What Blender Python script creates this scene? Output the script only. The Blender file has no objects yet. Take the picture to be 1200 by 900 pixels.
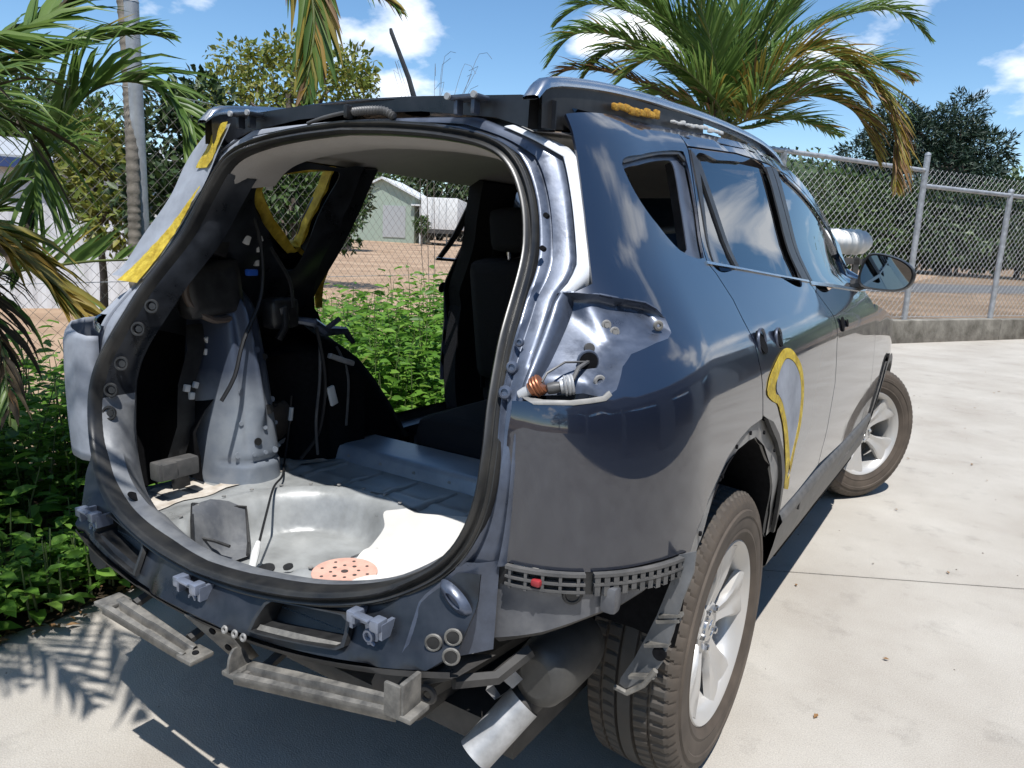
import bpy, bmesh, math, random
import numpy as np
from mathutils import Vector, Matrix
from mathutils.geometry import delaunay_2d_cdt
from mathutils import noise as mnoise

random.seed(7)
rng = np.random.default_rng(11)
PI = math.pi
SC = bpy.context.scene
COL = SC.collection

# ---------------------------------------------------------------- camera
# Metres. The car stands with its rear axle over the origin, heading +Y; +X is its right hand side.
CAM = Vector((1.338, -1.741, 1.301))
YAW, PITCH, ROLL, FPX = -0.570, 0.1921, 0.0452, 873.4
fwd = Vector((math.sin(YAW)*math.cos(PITCH), math.cos(YAW)*math.cos(PITCH), -math.sin(PITCH)))
rgt0 = Vector((math.cos(YAW), -math.sin(YAW), 0)); up0 = rgt0.cross(fwd)
rgt = math.cos(ROLL)*rgt0 + math.sin(ROLL)*up0
upv = -math.sin(ROLL)*rgt0 + math.cos(ROLL)*up0
cd = bpy.data.cameras.new("camera"); cam = bpy.data.objects.new("camera", cd); COL.objects.link(cam)
cam.matrix_world = Matrix(((rgt.x, upv.x, -fwd.x, CAM.x), (rgt.y, upv.y, -fwd.y, CAM.y), (rgt.z, upv.z, -fwd.z, CAM.z), (0, 0, 0, 1)))
cd.sensor_width = 36; cd.lens = FPX/1200*36; cd.clip_start = 0.05; cd.clip_end = 3000
SC.camera = cam

# ---------------------------------------------------------------- light
SUN = Vector((0.27, -0.30, 1.0)).normalized()
W = bpy.data.worlds.new("World"); SC.world = W; W.use_nodes = True
nt = W.node_tree; nt.nodes.clear()
def N(t, typ, **kw):
    n = t.nodes.new(typ)
    for k, v in kw.items(): setattr(n, k, v)
    return n
sky = N(nt, "ShaderNodeTexSky", sky_type='NISHITA', sun_disc=False)
sky.sun_elevation = math.asin(SUN.z); sky.sun_rotation = math.atan2(SUN.x, SUN.y)
sky.air_density = 0.9; sky.dust_density = 0.0; sky.ozone_density = 1.5
tc = N(nt, "ShaderNodeTexCoord"); sep = N(nt, "ShaderNodeSeparateXYZ"); nt.links.new(tc.outputs['Generated'], sep.inputs[0])
zp = N(nt, "ShaderNodeMath", operation='MAXIMUM'); nt.links.new(sep.outputs['Z'], zp.inputs[0]); zp.inputs[1].default_value = 0.0
zp2 = N(nt, "ShaderNodeMath", operation='ADD'); nt.links.new(zp.outputs[0], zp2.inputs[0]); zp2.inputs[1].default_value = 0.34
vr = N(nt, "ShaderNodeVectorRotate", rotation_type='Z_AXIS'); nt.links.new(tc.outputs['Generated'], vr.inputs['Vector']); vr.inputs['Angle'].default_value = math.radians(45)
dv = N(nt, "ShaderNodeVectorMath", operation='SCALE'); inv = N(nt, "ShaderNodeMath", operation='DIVIDE'); inv.inputs[0].default_value = 1.0
nt.links.new(zp2.outputs[0], inv.inputs[1]); nt.links.new(vr.outputs[0], dv.inputs[0]); nt.links.new(inv.outputs[0], dv.inputs['Scale'])
off = N(nt, "ShaderNodeVectorMath", operation='ADD'); nt.links.new(dv.outputs[0], off.inputs[0]); off.inputs[1].default_value = (14.0, 22.0, 9.0)
cn = N(nt, "ShaderNodeTexNoise"); cn.inputs['Scale'].default_value = 2.3; cn.inputs['Detail'].default_value = 9; cn.inputs['Roughness'].default_value = 0.52
nt.links.new(off.outputs[0], cn.inputs['Vector'])
cr_ = N(nt, "ShaderNodeValToRGB"); cr_.color_ramp.elements[0].position = 0.56; cr_.color_ramp.elements[1].position = 0.655
nt.links.new(cn.outputs[0], cr_.inputs[0])
mixc = N(nt, "ShaderNodeMix", data_type='RGBA'); ab = N(nt, "ShaderNodeMath", operation='GREATER_THAN'); nt.links.new(sep.outputs['Z'], ab.inputs[0]); ab.inputs[1].default_value = 0.0; cm = N(nt, "ShaderNodeMath", operation='MULTIPLY'); nt.links.new(cr_.outputs[0], cm.inputs[0]); nt.links.new(ab.outputs[0], cm.inputs[1]); nt.links.new(cm.outputs[0], mixc.inputs[0]); hs = N(nt, "ShaderNodeHueSaturation"); hs.inputs['Saturation'].default_value = 1.17; hs.inputs['Value'].default_value = 1.15; hs.inputs['Hue'].default_value = 0.497; nt.links.new(sky.outputs[0], hs.inputs['Color']); nt.links.new(hs.outputs[0], mixc.inputs[6])
mixc.inputs[7].default_value = (9.5, 9.8, 10.2, 1)
bg = N(nt, "ShaderNodeBackground"); bg.inputs[1].default_value = 0.11; nt.links.new(mixc.outputs[2], bg.inputs[0])
wo = N(nt, "ShaderNodeOutputWorld"); nt.links.new(bg.outputs[0], wo.inputs[0])
sd = bpy.data.lights.new("sun", 'SUN'); sd.energy = 4.4; sd.angle = math.radians(0.53); sd.color = (1.0, 0.98, 0.95)
so = bpy.data.objects.new("sun", sd); COL.objects.link(so); so.rotation_euler = SUN.to_track_quat('Z', 'Y').to_euler(); so.location = (0, 0, 30)
SC.view_settings.view_transform = 'Standard'; SC.view_settings.look = 'None'; SC.view_settings.exposure = 0.4; SC.view_settings.gamma = 1.0
SC.cycles.max_bounces = 8; SC.cycles.transparent_max_bounces = 12; SC.cycles.use_denoising = True

# ---------------------------------------------------------------- materials
MATS = {}
def mat(name, c, rough=0.5, metal=0.0, coat=0.0, var=0.0, vscale=8.0, c2=None, bump=0.0, bscale=40.0, spec=0.5, coat_rough=0.03, rrand=0.0, trans=0.0, island=0.0, detail=6):
    if name in MATS: return MATS[name]
    m = bpy.data.materials.new(name); m.use_nodes = True; t = m.node_tree
    b = t.nodes["Principled BSDF"]; out = t.nodes["Material Output"]
    b.inputs['Base Color'].default_value = (*c, 1); b.inputs['Roughness'].default_value = rough
    b.inputs['Metallic'].default_value = metal; b.inputs['Coat Weight'].default_value = coat; b.inputs['Coat Roughness'].default_value = coat_rough
    b.inputs['Specular IOR Level'].default_value = spec
    g = N(t, "ShaderNodeTexCoord")
    fac = None
    if island:
        gi = N(t, "ShaderNodeNewGeometry"); fac = gi.outputs['Random Per Island']
    elif var or c2:
        n = N(t, "ShaderNodeTexNoise"); n.inputs['Scale'].default_value = vscale; n.inputs['Detail'].default_value = detail; n.inputs['Roughness'].default_value = 0.62
        t.links.new(g.outputs['Object'], n.inputs['Vector'])
        mr = N(t, "ShaderNodeMapRange"); mr.inputs['From Min'].default_value = 0.32; mr.inputs['From Max'].default_value = 0.68
        t.links.new(n.outputs[0], mr.inputs[0]); fac = mr.outputs[0]
    if fac is not None:
        mx = N(t, "ShaderNodeMix", data_type='RGBA')
        mx.inputs[6].default_value = (*[max(0, x*(1-var)) for x in c], 1)
        mx.inputs[7].default_value = (*(c2 if c2 else [x*(1+var) for x in c]), 1)
        t.links.new(fac, mx.inputs[0]); t.links.new(mx.outputs[2], b.inputs['Base Color'])
        if rrand:
            mr2 = N(t, "ShaderNodeMapRange"); mr2.inputs['To Min'].default_value = max(0.02, rough-rrand); mr2.inputs['To Max'].default_value = rough+rrand
            t.links.new(fac, mr2.inputs[0]); t.links.new(mr2.outputs[0], b.inputs['Roughness'])
    if bump:
        n2 = N(t, "ShaderNodeTexNoise"); n2.inputs['Scale'].default_value = bscale; n2.inputs['Detail'].default_value = 5
        t.links.new(g.outputs['Object'], n2.inputs['Vector'])
        bp = N(t, "ShaderNodeBump"); bp.inputs['Strength'].default_value = bump; bp.inputs['Distance'].default_value = 0.01
        t.links.new(n2.outputs[0], bp.inputs['Height']); t.links.new(bp.outputs[0], b.inputs['Normal'])
    if trans:
        tr = N(t, "ShaderNodeBsdfTranslucent"); mxs = N(t, "ShaderNodeMixShader"); mxs.inputs[0].default_value = trans
        if fac is not None: t.links.new(mx.outputs[2], tr.inputs[0])
        else: tr.inputs[0].default_value = (*c, 1)
        t.links.new(b.outputs[0], mxs.inputs[1]); t.links.new(tr.outputs[0], mxs.inputs[2]); t.links.new(mxs.outputs[0], out.inputs[0])
    MATS[name] = m
    return m

paint = mat("slate_blue_paint", (0.008, 0.012, 0.026), rough=0.36, metal=0.30, coat=1.0, var=0.10, vscale=3.0, bump=0.0)
def smudges(m, lo, hi, scale):
    t = m.node_tree; b = t.nodes['Principled BSDF']; b.inputs['Coat IOR'].default_value = 1.85
    g = N(t, "ShaderNodeTexCoord"); n = N(t, "ShaderNodeTexNoise"); n.inputs['Scale'].default_value = scale; n.inputs['Detail'].default_value = 9; n.inputs['Roughness'].default_value = 0.7; t.links.new(g.outputs['Object'], n.inputs['Vector'])
    mr = N(t, "ShaderNodeMapRange"); mr.inputs['From Min'].default_value = 0.45; mr.inputs['From Max'].default_value = 0.75; mr.inputs['To Min'].default_value = lo; mr.inputs['To Max'].default_value = hi
    t.links.new(n.outputs[0], mr.inputs[0]); t.links.new(mr.outputs[0], b.inputs['Coat Roughness'])
smudges(paint, 0.012, 0.16, 5.0)
bare_paint = mat("dull_inner_paint", (0.075, 0.090, 0.125), rough=0.36, metal=0.35, coat=0.2, var=0.35, vscale=14, rrand=0.12, bump=0.05, bscale=30)
dark_paint = mat("dark_inner_paint", (0.022, 0.025, 0.031), rough=0.34, metal=0.3, var=0.5, vscale=11, rrand=0.1)
strip_reflection = mat("pale_strip_reflection", (0.62, 0.635, 0.66), rough=0.35, metal=0.0, coat=0.4, var=0.04, vscale=9)  # bright reflection along the right pillar strip, put into the base colour
primer = mat("grey_primer", (0.27, 0.29, 0.33), rough=0.62, var=0.22, vscale=10, bump=0.06, bscale=60)
lower_m = mat("dull_lower_paint", (0.105, 0.11, 0.125), rough=0.42, metal=0.2, var=0.25, vscale=14, c2=(0.16, 0.16, 0.165), bump=0.04)
dusty_grey = mat("dusty_grey_paint", (0.22, 0.22, 0.22), rough=0.5, var=0.3, vscale=16, c2=(0.30, 0.285, 0.26), bump=0.05)
floor_grey = mat("floor_sealer_grey", (0.235, 0.24, 0.235), rough=0.38, metal=0.1, vscale=7, c2=(0.37, 0.38, 0.375), var=0.15, rrand=0.12, bump=0.08, bscale=25, detail=9)
seam_tan = mat("tan_seam_sealer", (0.50, 0.42, 0.33), rough=0.6, var=0.25, vscale=20, c2=(0.62, 0.58, 0.52))
rubber = mat("black_rubber", (0.018, 0.018, 0.020), rough=0.42, var=0.4, vscale=18, c2=(0.05, 0.047, 0.042), rrand=0.1)
seal_mat = mat("weatherstrip_rubber", (0.014, 0.015, 0.017), rough=0.34, var=0.3, vscale=9, c2=(0.04, 0.038, 0.034))
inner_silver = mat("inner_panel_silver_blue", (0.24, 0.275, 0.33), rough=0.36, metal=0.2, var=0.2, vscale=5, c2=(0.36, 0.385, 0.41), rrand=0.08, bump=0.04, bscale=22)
def paint_upper_shade():  # shade on the upper wheelhouse tower painted into its colour, darker with height
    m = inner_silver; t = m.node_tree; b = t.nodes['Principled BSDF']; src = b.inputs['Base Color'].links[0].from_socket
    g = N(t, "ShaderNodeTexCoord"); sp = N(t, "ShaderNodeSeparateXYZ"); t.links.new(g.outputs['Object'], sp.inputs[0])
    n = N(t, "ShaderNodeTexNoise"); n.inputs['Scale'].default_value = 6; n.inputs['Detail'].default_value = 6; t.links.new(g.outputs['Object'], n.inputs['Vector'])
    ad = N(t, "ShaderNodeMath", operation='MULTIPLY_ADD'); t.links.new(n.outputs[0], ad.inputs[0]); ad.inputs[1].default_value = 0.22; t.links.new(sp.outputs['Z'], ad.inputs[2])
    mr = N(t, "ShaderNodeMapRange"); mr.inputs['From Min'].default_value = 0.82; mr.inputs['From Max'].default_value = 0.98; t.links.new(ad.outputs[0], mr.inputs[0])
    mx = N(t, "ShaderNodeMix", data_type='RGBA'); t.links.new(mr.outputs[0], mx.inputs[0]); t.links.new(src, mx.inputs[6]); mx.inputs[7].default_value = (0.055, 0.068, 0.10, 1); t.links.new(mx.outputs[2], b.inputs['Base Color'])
paint_upper_shade()
black_plastic = mat("black_plastic", (0.014, 0.014, 0.015), rough=0.42, var=0.3, vscale=25, c2=(0.03, 0.03, 0.03))
grey_plastic = mat("grey_plastic", (0.075, 0.075, 0.075), rough=0.48, var=0.2, vscale=20, c2=(0.12, 0.115, 0.11), bump=0.04, bscale=120)
beige_plastic = mat("dusty_bracket_plastic", (0.095, 0.092, 0.086), rough=0.55, var=0.3, vscale=26, c2=(0.22, 0.205, 0.18), bump=0.05, bscale=60)
felt = mat("black_felt", (0.008, 0.008, 0.009), rough=0.95, spec=0.1, var=0.3, vscale=60)
fabric = mat("black_seat_fabric", (0.012, 0.012, 0.014), rough=0.9, spec=0.2, bump=0.3, bscale=180)
headliner_m = mat("grey_headliner", (0.36, 0.34, 0.32), rough=0.95, spec=0.1, var=0.05, bump=0.1, bscale=200)
tape = mat("yellow_masking_tape", (0.55, 0.36, 0.02), rough=0.55, var=0.3, vscale=34, c2=(0.72, 0.55, 0.07), bump=0.7, bscale=42, trans=0.15)
chrome = mat("satin_aluminium", (0.60, 0.60, 0.60), rough=0.26, metal=1.0, var=0.1, vscale=10)
rim_m = mat("silver_alloy_paint", (0.60, 0.595, 0.58), rough=0.36, metal=0.35, coat=0.15, var=0.12, vscale=12, c2=(0.54, 0.51, 0.47))
steel = mat("weathered_steel", (0.42, 0.42, 0.42), rough=0.5, metal=0.35, var=0.3, vscale=15, rrand=0.15)
zinc = mat("galvanised_steel", (0.42, 0.43, 0.44), rough=0.5, metal=0.5, var=0.25, vscale=12)
undermat = mat("underbody_coating", (0.035, 0.034, 0.033), rough=0.7, var=0.4, vscale=9, c2=(0.07, 0.065, 0.06))
clip_paint = mat("bright_clip_paint", (0.22, 0.25, 0.32), rough=0.3, metal=0.4, coat=0.3, var=0.2, vscale=20)
inner_lip = mat("dusty_inner_lip", (0.13, 0.14, 0.16), rough=0.5, metal=0.15, var=0.3, vscale=13, c2=(0.21, 0.215, 0.22), bump=0.05, bscale=30)
shield_m = mat("dull_heat_shield", (0.07, 0.068, 0.064), rough=0.55, metal=0.4, var=0.3, vscale=10, bump=0.1, bscale=14)
white_plastic = mat("white_plastic", (0.66, 0.66, 0.64), rough=0.65, var=0.1, vscale=6)
rust = mat("copper_bulb_socket", (0.30, 0.115, 0.055), rough=0.4, metal=0.5)
copper_col = mat("orange_foam", (0.55, 0.26, 0.03), rough=0.9, var=0.4, vscale=60, c2=(0.62, 0.36, 0.05), bump=0.5, bscale=80)

def tyre_material():
    m = mat("tyre_rubber", (0.04, 0.037, 0.034), rough=0.75)
    t = m.node_tree; b = t.nodes["Principled BSDF"]
    g = N(t, "ShaderNodeTexCoord"); sp = N(t, "ShaderNodeSeparateXYZ"); t.links.new(g.outputs['Object'], sp.inputs[0])
    r = N(t, "ShaderNodeVectorMath", operation='LENGTH'); cb = N(t, "ShaderNodeCombineXYZ")
    t.links.new(sp.outputs['Y'], cb.inputs['Y']); t.links.new(sp.outputs['Z'], cb.inputs['Z']); t.links.new(cb.outputs[0], r.inputs[0])
    n = N(t, "ShaderNodeTexNoise"); n.inputs['Scale'].default_value = 14; n.inputs['Detail'].default_value = 7; t.links.new(g.outputs['Object'], n.inputs['Vector'])
    ad = N(t, "ShaderNodeMath", operation='MULTIPLY_ADD'); t.links.new(n.outputs[0], ad.inputs[0]); ad.inputs[1].default_value = 0.035; t.links.new(r.outputs['Value'], ad.inputs[2])
    rp = N(t, "ShaderNodeValToRGB"); e = rp.color_ramp.elements
    mr = N(t, "ShaderNodeMapRange"); mr.inputs['From Min'].default_value = 0.22; mr.inputs['From Max'].default_value = 0.40; t.links.new(ad.outputs[0], mr.inputs[0])
    e[0].position = 0.0; e[0].color = (0.075, 0.057, 0.043, 1); e[1].position = 0.70; e[1].color = (0.095, 0.075, 0.058, 1)
    a = e.new(0.82); a.color = (0.075, 0.062, 0.05, 1); a = e.new(0.88); a.color = (0.042, 0.040, 0.037, 1)
    t.links.new(mr.outputs[0], rp.inputs[0])
    mx = N(t, "ShaderNodeMix", data_type='RGBA', blend_type='MULTIPLY'); mx.inputs[0].default_value = 0.55
    t.links.new(rp.outputs[0], mx.inputs[6])
    mr3 = N(t, "ShaderNodeMapRange"); mr3.inputs['From Min'].default_value = 0.3; mr3.inputs['From Max'].default_value = 0.7; mr3.inputs['To Min'].default_value = 0.5; mr3.inputs['To Max'].default_value = 1.3
    t.links.new(n.outputs[0], mr3.inputs[0]); t.links.new(mr3.outputs[0], mx.inputs[7]); t.links.new(mx.outputs[2], b.inputs['Base Color'])
    return m
tyre_m = tyre_material()

def glass_material():
    m = bpy.data.materials.new("tinted_glass"); m.use_nodes = True; t = m.node_tree; t.nodes.clear()
    fr = N(t, "ShaderNodeFresnel"); fr.inputs[0].default_value = 2.7
    gl = N(t, "ShaderNodeBsdfGlossy"); gl.inputs['Roughness'].default_value = 0.015; gl.inputs[0].default_value = (0.95, 0.97, 1, 1)
    tr = N(t, "ShaderNodeBsdfTransparent"); tr.inputs[0].default_value = (0.16, 0.17, 0.17, 1)
    mx = N(t, "ShaderNodeMixShader"); t.links.new(fr.outputs[0], mx.inputs[0]); t.links.new(tr.outputs[0], mx.inputs[1]); t.links.new(gl.outputs[0], mx.inputs[2])
    o = N(t, "ShaderNodeOutputMaterial"); t.links.new(mx.outputs[0], o.inputs[0])
    return m
glass = glass_material()
mirror_m = mat("mirror_glass", (0.20, 0.22, 0.24), rough=0.02, metal=1.0)

# ---------------------------------------------------------------- mesh helpers
SEPARATE = {"bolt", "bolt_hole", "spot_boss", "dried_sealant", "handle_opening", "handle_rim", "stud", "sealed_hole", "sealed_hole_rim", "plug", "screw_hole", "liner_rib",
            "liner_hole", "bracket_hole", "hanger_arm", "rail_foot", "foam_strip", "paper_scrap", "access_hole", "headrest_post", "harness_connector", "drain_plug", "stiffening_plate",
            "door_bar", "roller_door", "floor_rib", "spot_weld", "end_tab", "frame_rail", "bay_pier", "wiring_loom", "hinge_bolt", "strain_wire", "headlamp", "seam_sealer", "suspension_arm", "sill_clip"}
class MB:
    """Collects shapes; build() links them as one mesh object."""
    def __init__(s): s.v = []; s.f = []; s.mi = []
    def add(s, vs, fs, mi=0):
        o = len(s.v); s.v += [tuple(p) for p in vs]; s.f += [tuple(i+o for i in f) for f in fs]; s.mi += [mi]*len(fs); return s
    def box(s, c, d, rot=None, mi=0, bev=0.0):
        c = Vector(c); hx, hy, hz = d[0]/2, d[1]/2, d[2]/2
        if bev <= 0:
            vs = [Vector((x*hx, y*hy, z*hz)) for x in (-1, 1) for y in (-1, 1) for z in (-1, 1)]
            fs = [(0, 1, 3, 2), (4, 6, 7, 5), (0, 4, 5, 1), (2, 3, 7, 6), (0, 2, 6, 4), (1, 5, 7, 3)]
        else:
            bm = bmesh.new(); bmesh.ops.create_cube(bm, size=1.0)
            for v in bm.verts: v.co = Vector((v.co.x*d[0], v.co.y*d[1], v.co.z*d[2]))
            bmesh.ops.bevel(bm, geom=bm.edges[:], offset=bev, segments=2, affect='EDGES', profile=0.6)
            bm.verts.index_update(); vs = [v.co.copy() for v in bm.verts]; fs = [tuple(v.index for v in f.verts) for f in bm.faces]; bm.free()
        if rot is not None: vs = [rot @ v for v in vs]
        return s.add([v+c for v in vs], fs, mi)
    def tube(s, pts, r, n=8, caps=True, mi=0, flat=1.0):
        pts = [Vector(p) for p in pts]; k = len(pts)
        rr = r if isinstance(r, (list, tuple)) else [r]*k
        T = [((pts[min(i+1, k-1)]-pts[max(i-1, 0)]).normalized()) for i in range(k)]
        a = Vector((0, 0, 1)) if abs(T[0].z) < 0.9 else Vector((1, 0, 0))
        nrm = (a-T[0]*a.dot(T[0])).normalized(); vs = []
        for i in range(k):
            nrm = (nrm-T[i]*nrm.dot(T[i])).normalized(); b = T[i].cross(nrm)
            for j in range(n):
                an = 2*PI*j/n; vs.append(pts[i]+rr[i]*(math.cos(an)*nrm*flat+math.sin(an)*b))
        fs = [(i*n+j, i*n+(j+1) % n, (i+1)*n+(j+1) % n, (i+1)*n+j) for i in range(k-1) for j in range(n)]
        if caps: fs += [tuple(range(n-1, -1, -1)), tuple((k-1)*n+j for j in range(n))]
        return s.add(vs, fs, mi)
    def loft(s, rows, closed=False, mi=0):
        m = len(rows[0]); vs = [p for r in rows for p in r]; fs = []
        for i in range(len(rows)-1):
            for j in range(m if closed else m-1):
                fs.append((i*m+j, i*m+(j+1) % m, (i+1)*m+(j+1) % m, (i+1)*m+j))
        return s.add(vs, fs, mi)
    def lathe(s, prof, n=48, axis='X', c=(0, 0, 0), mi=0, closed=False):
        """prof: list of (along-axis, radius)"""
        c = Vector(c); rows = []
        for a, r in prof:
            row = []
            for j in range(n):
                t = 2*PI*j/n; p = (a, r*math.cos(t), r*math.sin(t))
                if axis == 'Y': p = (p[2], p[0], p[1])
                if axis == 'Z': p = (p[1], p[2], p[0])
                row.append(c+Vector(p))
            rows.append(row)
        if closed: rows.append(rows[0])
        return s.loft(rows, True, mi)
    def ring(s, c, nrm, r, tr, n=16, m=6, mi=0, sx=1.0):
        c = Vector(c); nrm = Vector(nrm).normalized(); a = nrm.orthogonal().normalized(); b = nrm.cross(a)
        pts = [c+r*(sx*math.cos(2*PI*i/n)*a+math.sin(2*PI*i/n)*b) for i in range(n)]
        rows = []
        for i in range(n):
            d = (pts[i]-c).normalized(); rows.append([pts[i]+tr*(math.cos(2*PI*j/m)*d+math.sin(2*PI*j/m)*nrm) for j in range(m)])
        rows.append(rows[0]); return s.loft(rows, True, mi)
    def disc(s, c, nrm, r, n=16, mi=0, h=0.0):
        c = Vector(c); nrm = Vector(nrm).normalized(); a = nrm.orthogonal().normalized(); b = nrm.cross(a)
        vs = [c+nrm*h+r*(math.cos(2*PI*i/n)*a+math.sin(2*PI*i/n)*b) for i in range(n)]
        fs = [tuple(range(n))]
        if h:
            vs += [v-nrm*h for v in vs]; fs += [(i, n+i, n+(i+1) % n, (i+1) % n) for i in range(n)]
        return s.add(vs, fs, mi)
    def prism(s, pts, ext, mi=0):
        """closed polygon pts (3D) pushed along ext"""
        n = len(pts); e = Vector(ext); vs = [Vector(p) for p in pts]+[Vector(p)+e for p in pts]
        fs = [tuple(range(n-1, -1, -1)), tuple(range(n, 2*n))]+[(i, (i+1) % n, n+(i+1) % n, n+i) for i in range(n)]
        return s.add(vs, fs, mi)
    def islands(s):
        """face groups that share no vertex"""
        up = list(range(len(s.v)))
        def root(i):
            while up[i] != i: up[i] = up[up[i]]; i = up[i]
            return i
        for f in s.f:
            r = root(f[0])
            for q in f[1:]: up[root(q)] = r
        g = {}
        for k, f in enumerate(s.f): g.setdefault(root(f[0]), []).append(k)
        return list(g.values())
    def build(s, name, mats, parent=None, smooth=35, label=None):
        if name in SEPARATE:
            isl = s.islands()
            if len(isl) > 1:
                o = None
                for ks in isl:
                    m = MB(); used = sorted({i for k in ks for i in s.f[k]}); ix = {q: n for n, q in enumerate(used)}
                    m.v = [s.v[q] for q in used]; m.f = [tuple(ix[i] for i in s.f[k]) for k in ks]; m.mi = [s.mi[k] for k in ks]
                    o = m.build(name, mats, parent, smooth, label)
                return o
        me = bpy.data.meshes.new(name); me.from_pydata(s.v, [], s.f)
        return link_mesh(name, me, mats, parent, smooth, s.mi if any(s.mi) else None, label, fixn=True)

def link_mesh(name, me, mats, parent=None, smooth=35, mi=None, label=None, fixn=False):
    if not isinstance(mats, (list, tuple)): mats = [mats]
    for m in mats: me.materials.append(m)
    if mi is not None: me.polygons.foreach_set('material_index', mi)
    if fixn:
        bm = bmesh.new(); bm.from_mesh(me); bmesh.ops.recalc_face_normals(bm, faces=bm.faces[:]); bm.to_mesh(me); bm.free()
    if smooth:
        me.polygons.foreach_set('use_smooth', [True]*len(me.polygons))
        if smooth < 180: me.set_sharp_from_angle(angle=math.radians(smooth))
    me.update(); o = bpy.data.objects.new(name, me); COL.objects.link(o)
    if parent is not None:
        o.parent = parent
    if label: o['label'] = label
    return o

def thing(name, label, cat, loc=(0, 0, 0), group=None, rz=0.0):
    o = bpy.data.objects.new(name, None); COL.objects.link(o); o.empty_display_size = 0.2; o.location = loc; o.rotation_euler = (0, 0, rz)
    return tag(o, label, cat, group)
def tag(o, label=None, cat=None, group=None, kind=None):
    if label: o['label'] = label
    if cat: o['category'] = cat
    if group: o['group'] = group
    if kind: o['kind'] = kind
    return o
def copy_tree(o, parent=None):
    c = o.copy(); COL.objects.link(c)
    if parent is not None: c.parent = parent
    for ch in list(o.children): copy_tree(ch, c)
    return c

def resample(pts, step, closed=True, smooth=False):
    P = [Vector(p) for p in pts]; n = len(P); out = []
    segs = n if closed else n-1
    for i in range(segs):
        a, b = P[i], P[(i+1) % n]; L = (b-a).length; k = max(1, int(math.ceil(L/step)))
        for j in range(k):
            t = j/k
            if smooth:
                p0 = P[(i-1) % n] if closed else P[max(i-1, 0)]; p3 = P[(i+2) % n] if closed else P[min(i+2, n-1)]
                q = 0.5*((2*a)+(b-p0)*t+(2*p0-5*a+4*b-p3)*t*t+(3*a-p0-3*b+p3)*t**3)
            else: q = a.lerp(b, t)
            out.append(q)
    if not closed: out.append(P[-1])
    return out
def pip(x, y, poly):
    c = False; n = len(poly); j = n-1
    for i in range(n):
        xi, yi = poly[i][0], poly[i][1]; xj, yj = poly[j][0], poly[j][1]
        if (yi > y) != (yj > y) and x < (xj-xi)*(y-yi)/(yj-yi)+xi: c = not c
        j = i
    return c
def cdt_mesh(outline, holes, step, lift, rounded=False):
    """triangulate a 2D outline with holes and lift each (s,t) into 3D"""
    loops = [resample([(*p[:2], 0) for p in outline], step*0.8, True, rounded)]+[resample([(*p[:2], 0) for p in h], step*0.6, True, True) for h in holes]
    V = []; E = []
    for lp in loops:
        o = len(V); V += [Vector((p.x, p.y)) for p in lp]; E += [(o+i, o+(i+1) % len(lp)) for i in range(len(lp))]
    xs = [p.x for p in loops[0]]; ys = [p.y for p in loops[0]]
    B = np.array([(p.x, p.y) for p in V]); j = 0; y = min(ys)+step*0.5
    while y < max(ys):
        x = min(xs)+(step*0.5 if j % 2 else 0)
        while x < max(xs):
            if pip(x, y, loops[0]) and not any(pip(x, y, h) for h in loops[1:]) and np.min((B[:, 0]-x)**2+(B[:, 1]-y)**2) > (0.45*step)**2: V.append(Vector((x, y)))
            x += step
        y += step*0.87; j += 1
    r = delaunay_2d_cdt(V, E, [], 0, 1e-6)
    vs, fs = r[0], r[2]; keep = []
    for f in fs:
        cx = sum(vs[i].x for i in f)/len(f); cy = sum(vs[i].y for i in f)/len(f)
        if pip(cx, cy, loops[0]) and not any(pip(cx, cy, h) for h in loops[1:]): keep.append(tuple(f))
    return [Vector(lift(v.x, v.y)) for v in vs], keep, loops
def skin(name, outline, lift, m, parent=None, holes=(), step=0.03, thick=0.0, face=(1, 0, 0), rounded=False, label=None, smooth=60):
    vs, fs, loops = cdt_mesh(outline, holes, step, lift, rounded)
    me = bpy.data.meshes.new(name); me.from_pydata(vs, [], fs); me.update()
    av = Vector((0, 0, 0))
    for p in me.polygons: av += p.normal*p.area
    if av.dot(Vector(face)) < 0: me.flip_normals(); me.update()
    if thick:
        # back skin and rim with their own vertices, so that the front stays smoothly shaded
        nr = [v.normal.copy() for v in me.vertices]; F = [tuple(p.vertices) for p in me.polygons]; n0 = len(vs)
        back = [vs[i]-nr[i]*thick for i in range(n0)]; V = list(vs)+back; F2 = [tuple(reversed([i+n0 for i in f])) for f in F]
        cnt = {}
        for f in F:
            for q in range(len(f)):
                e = (f[q], f[(q+1) % len(f)]); cnt[e] = 1
        rim = []
        for (i, j) in cnt:
            if (j, i) not in cnt:
                o = len(V); V += [vs[i], vs[j], back[j], back[i]]; rim.append((o+1, o, o+3, o+2))
        bpy.data.meshes.remove(me); me = bpy.data.meshes.new(name); me.from_pydata(V, [], F+F2+rim); me.update()
    return link_mesh(name, me, m, parent, smooth, None, label)

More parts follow.
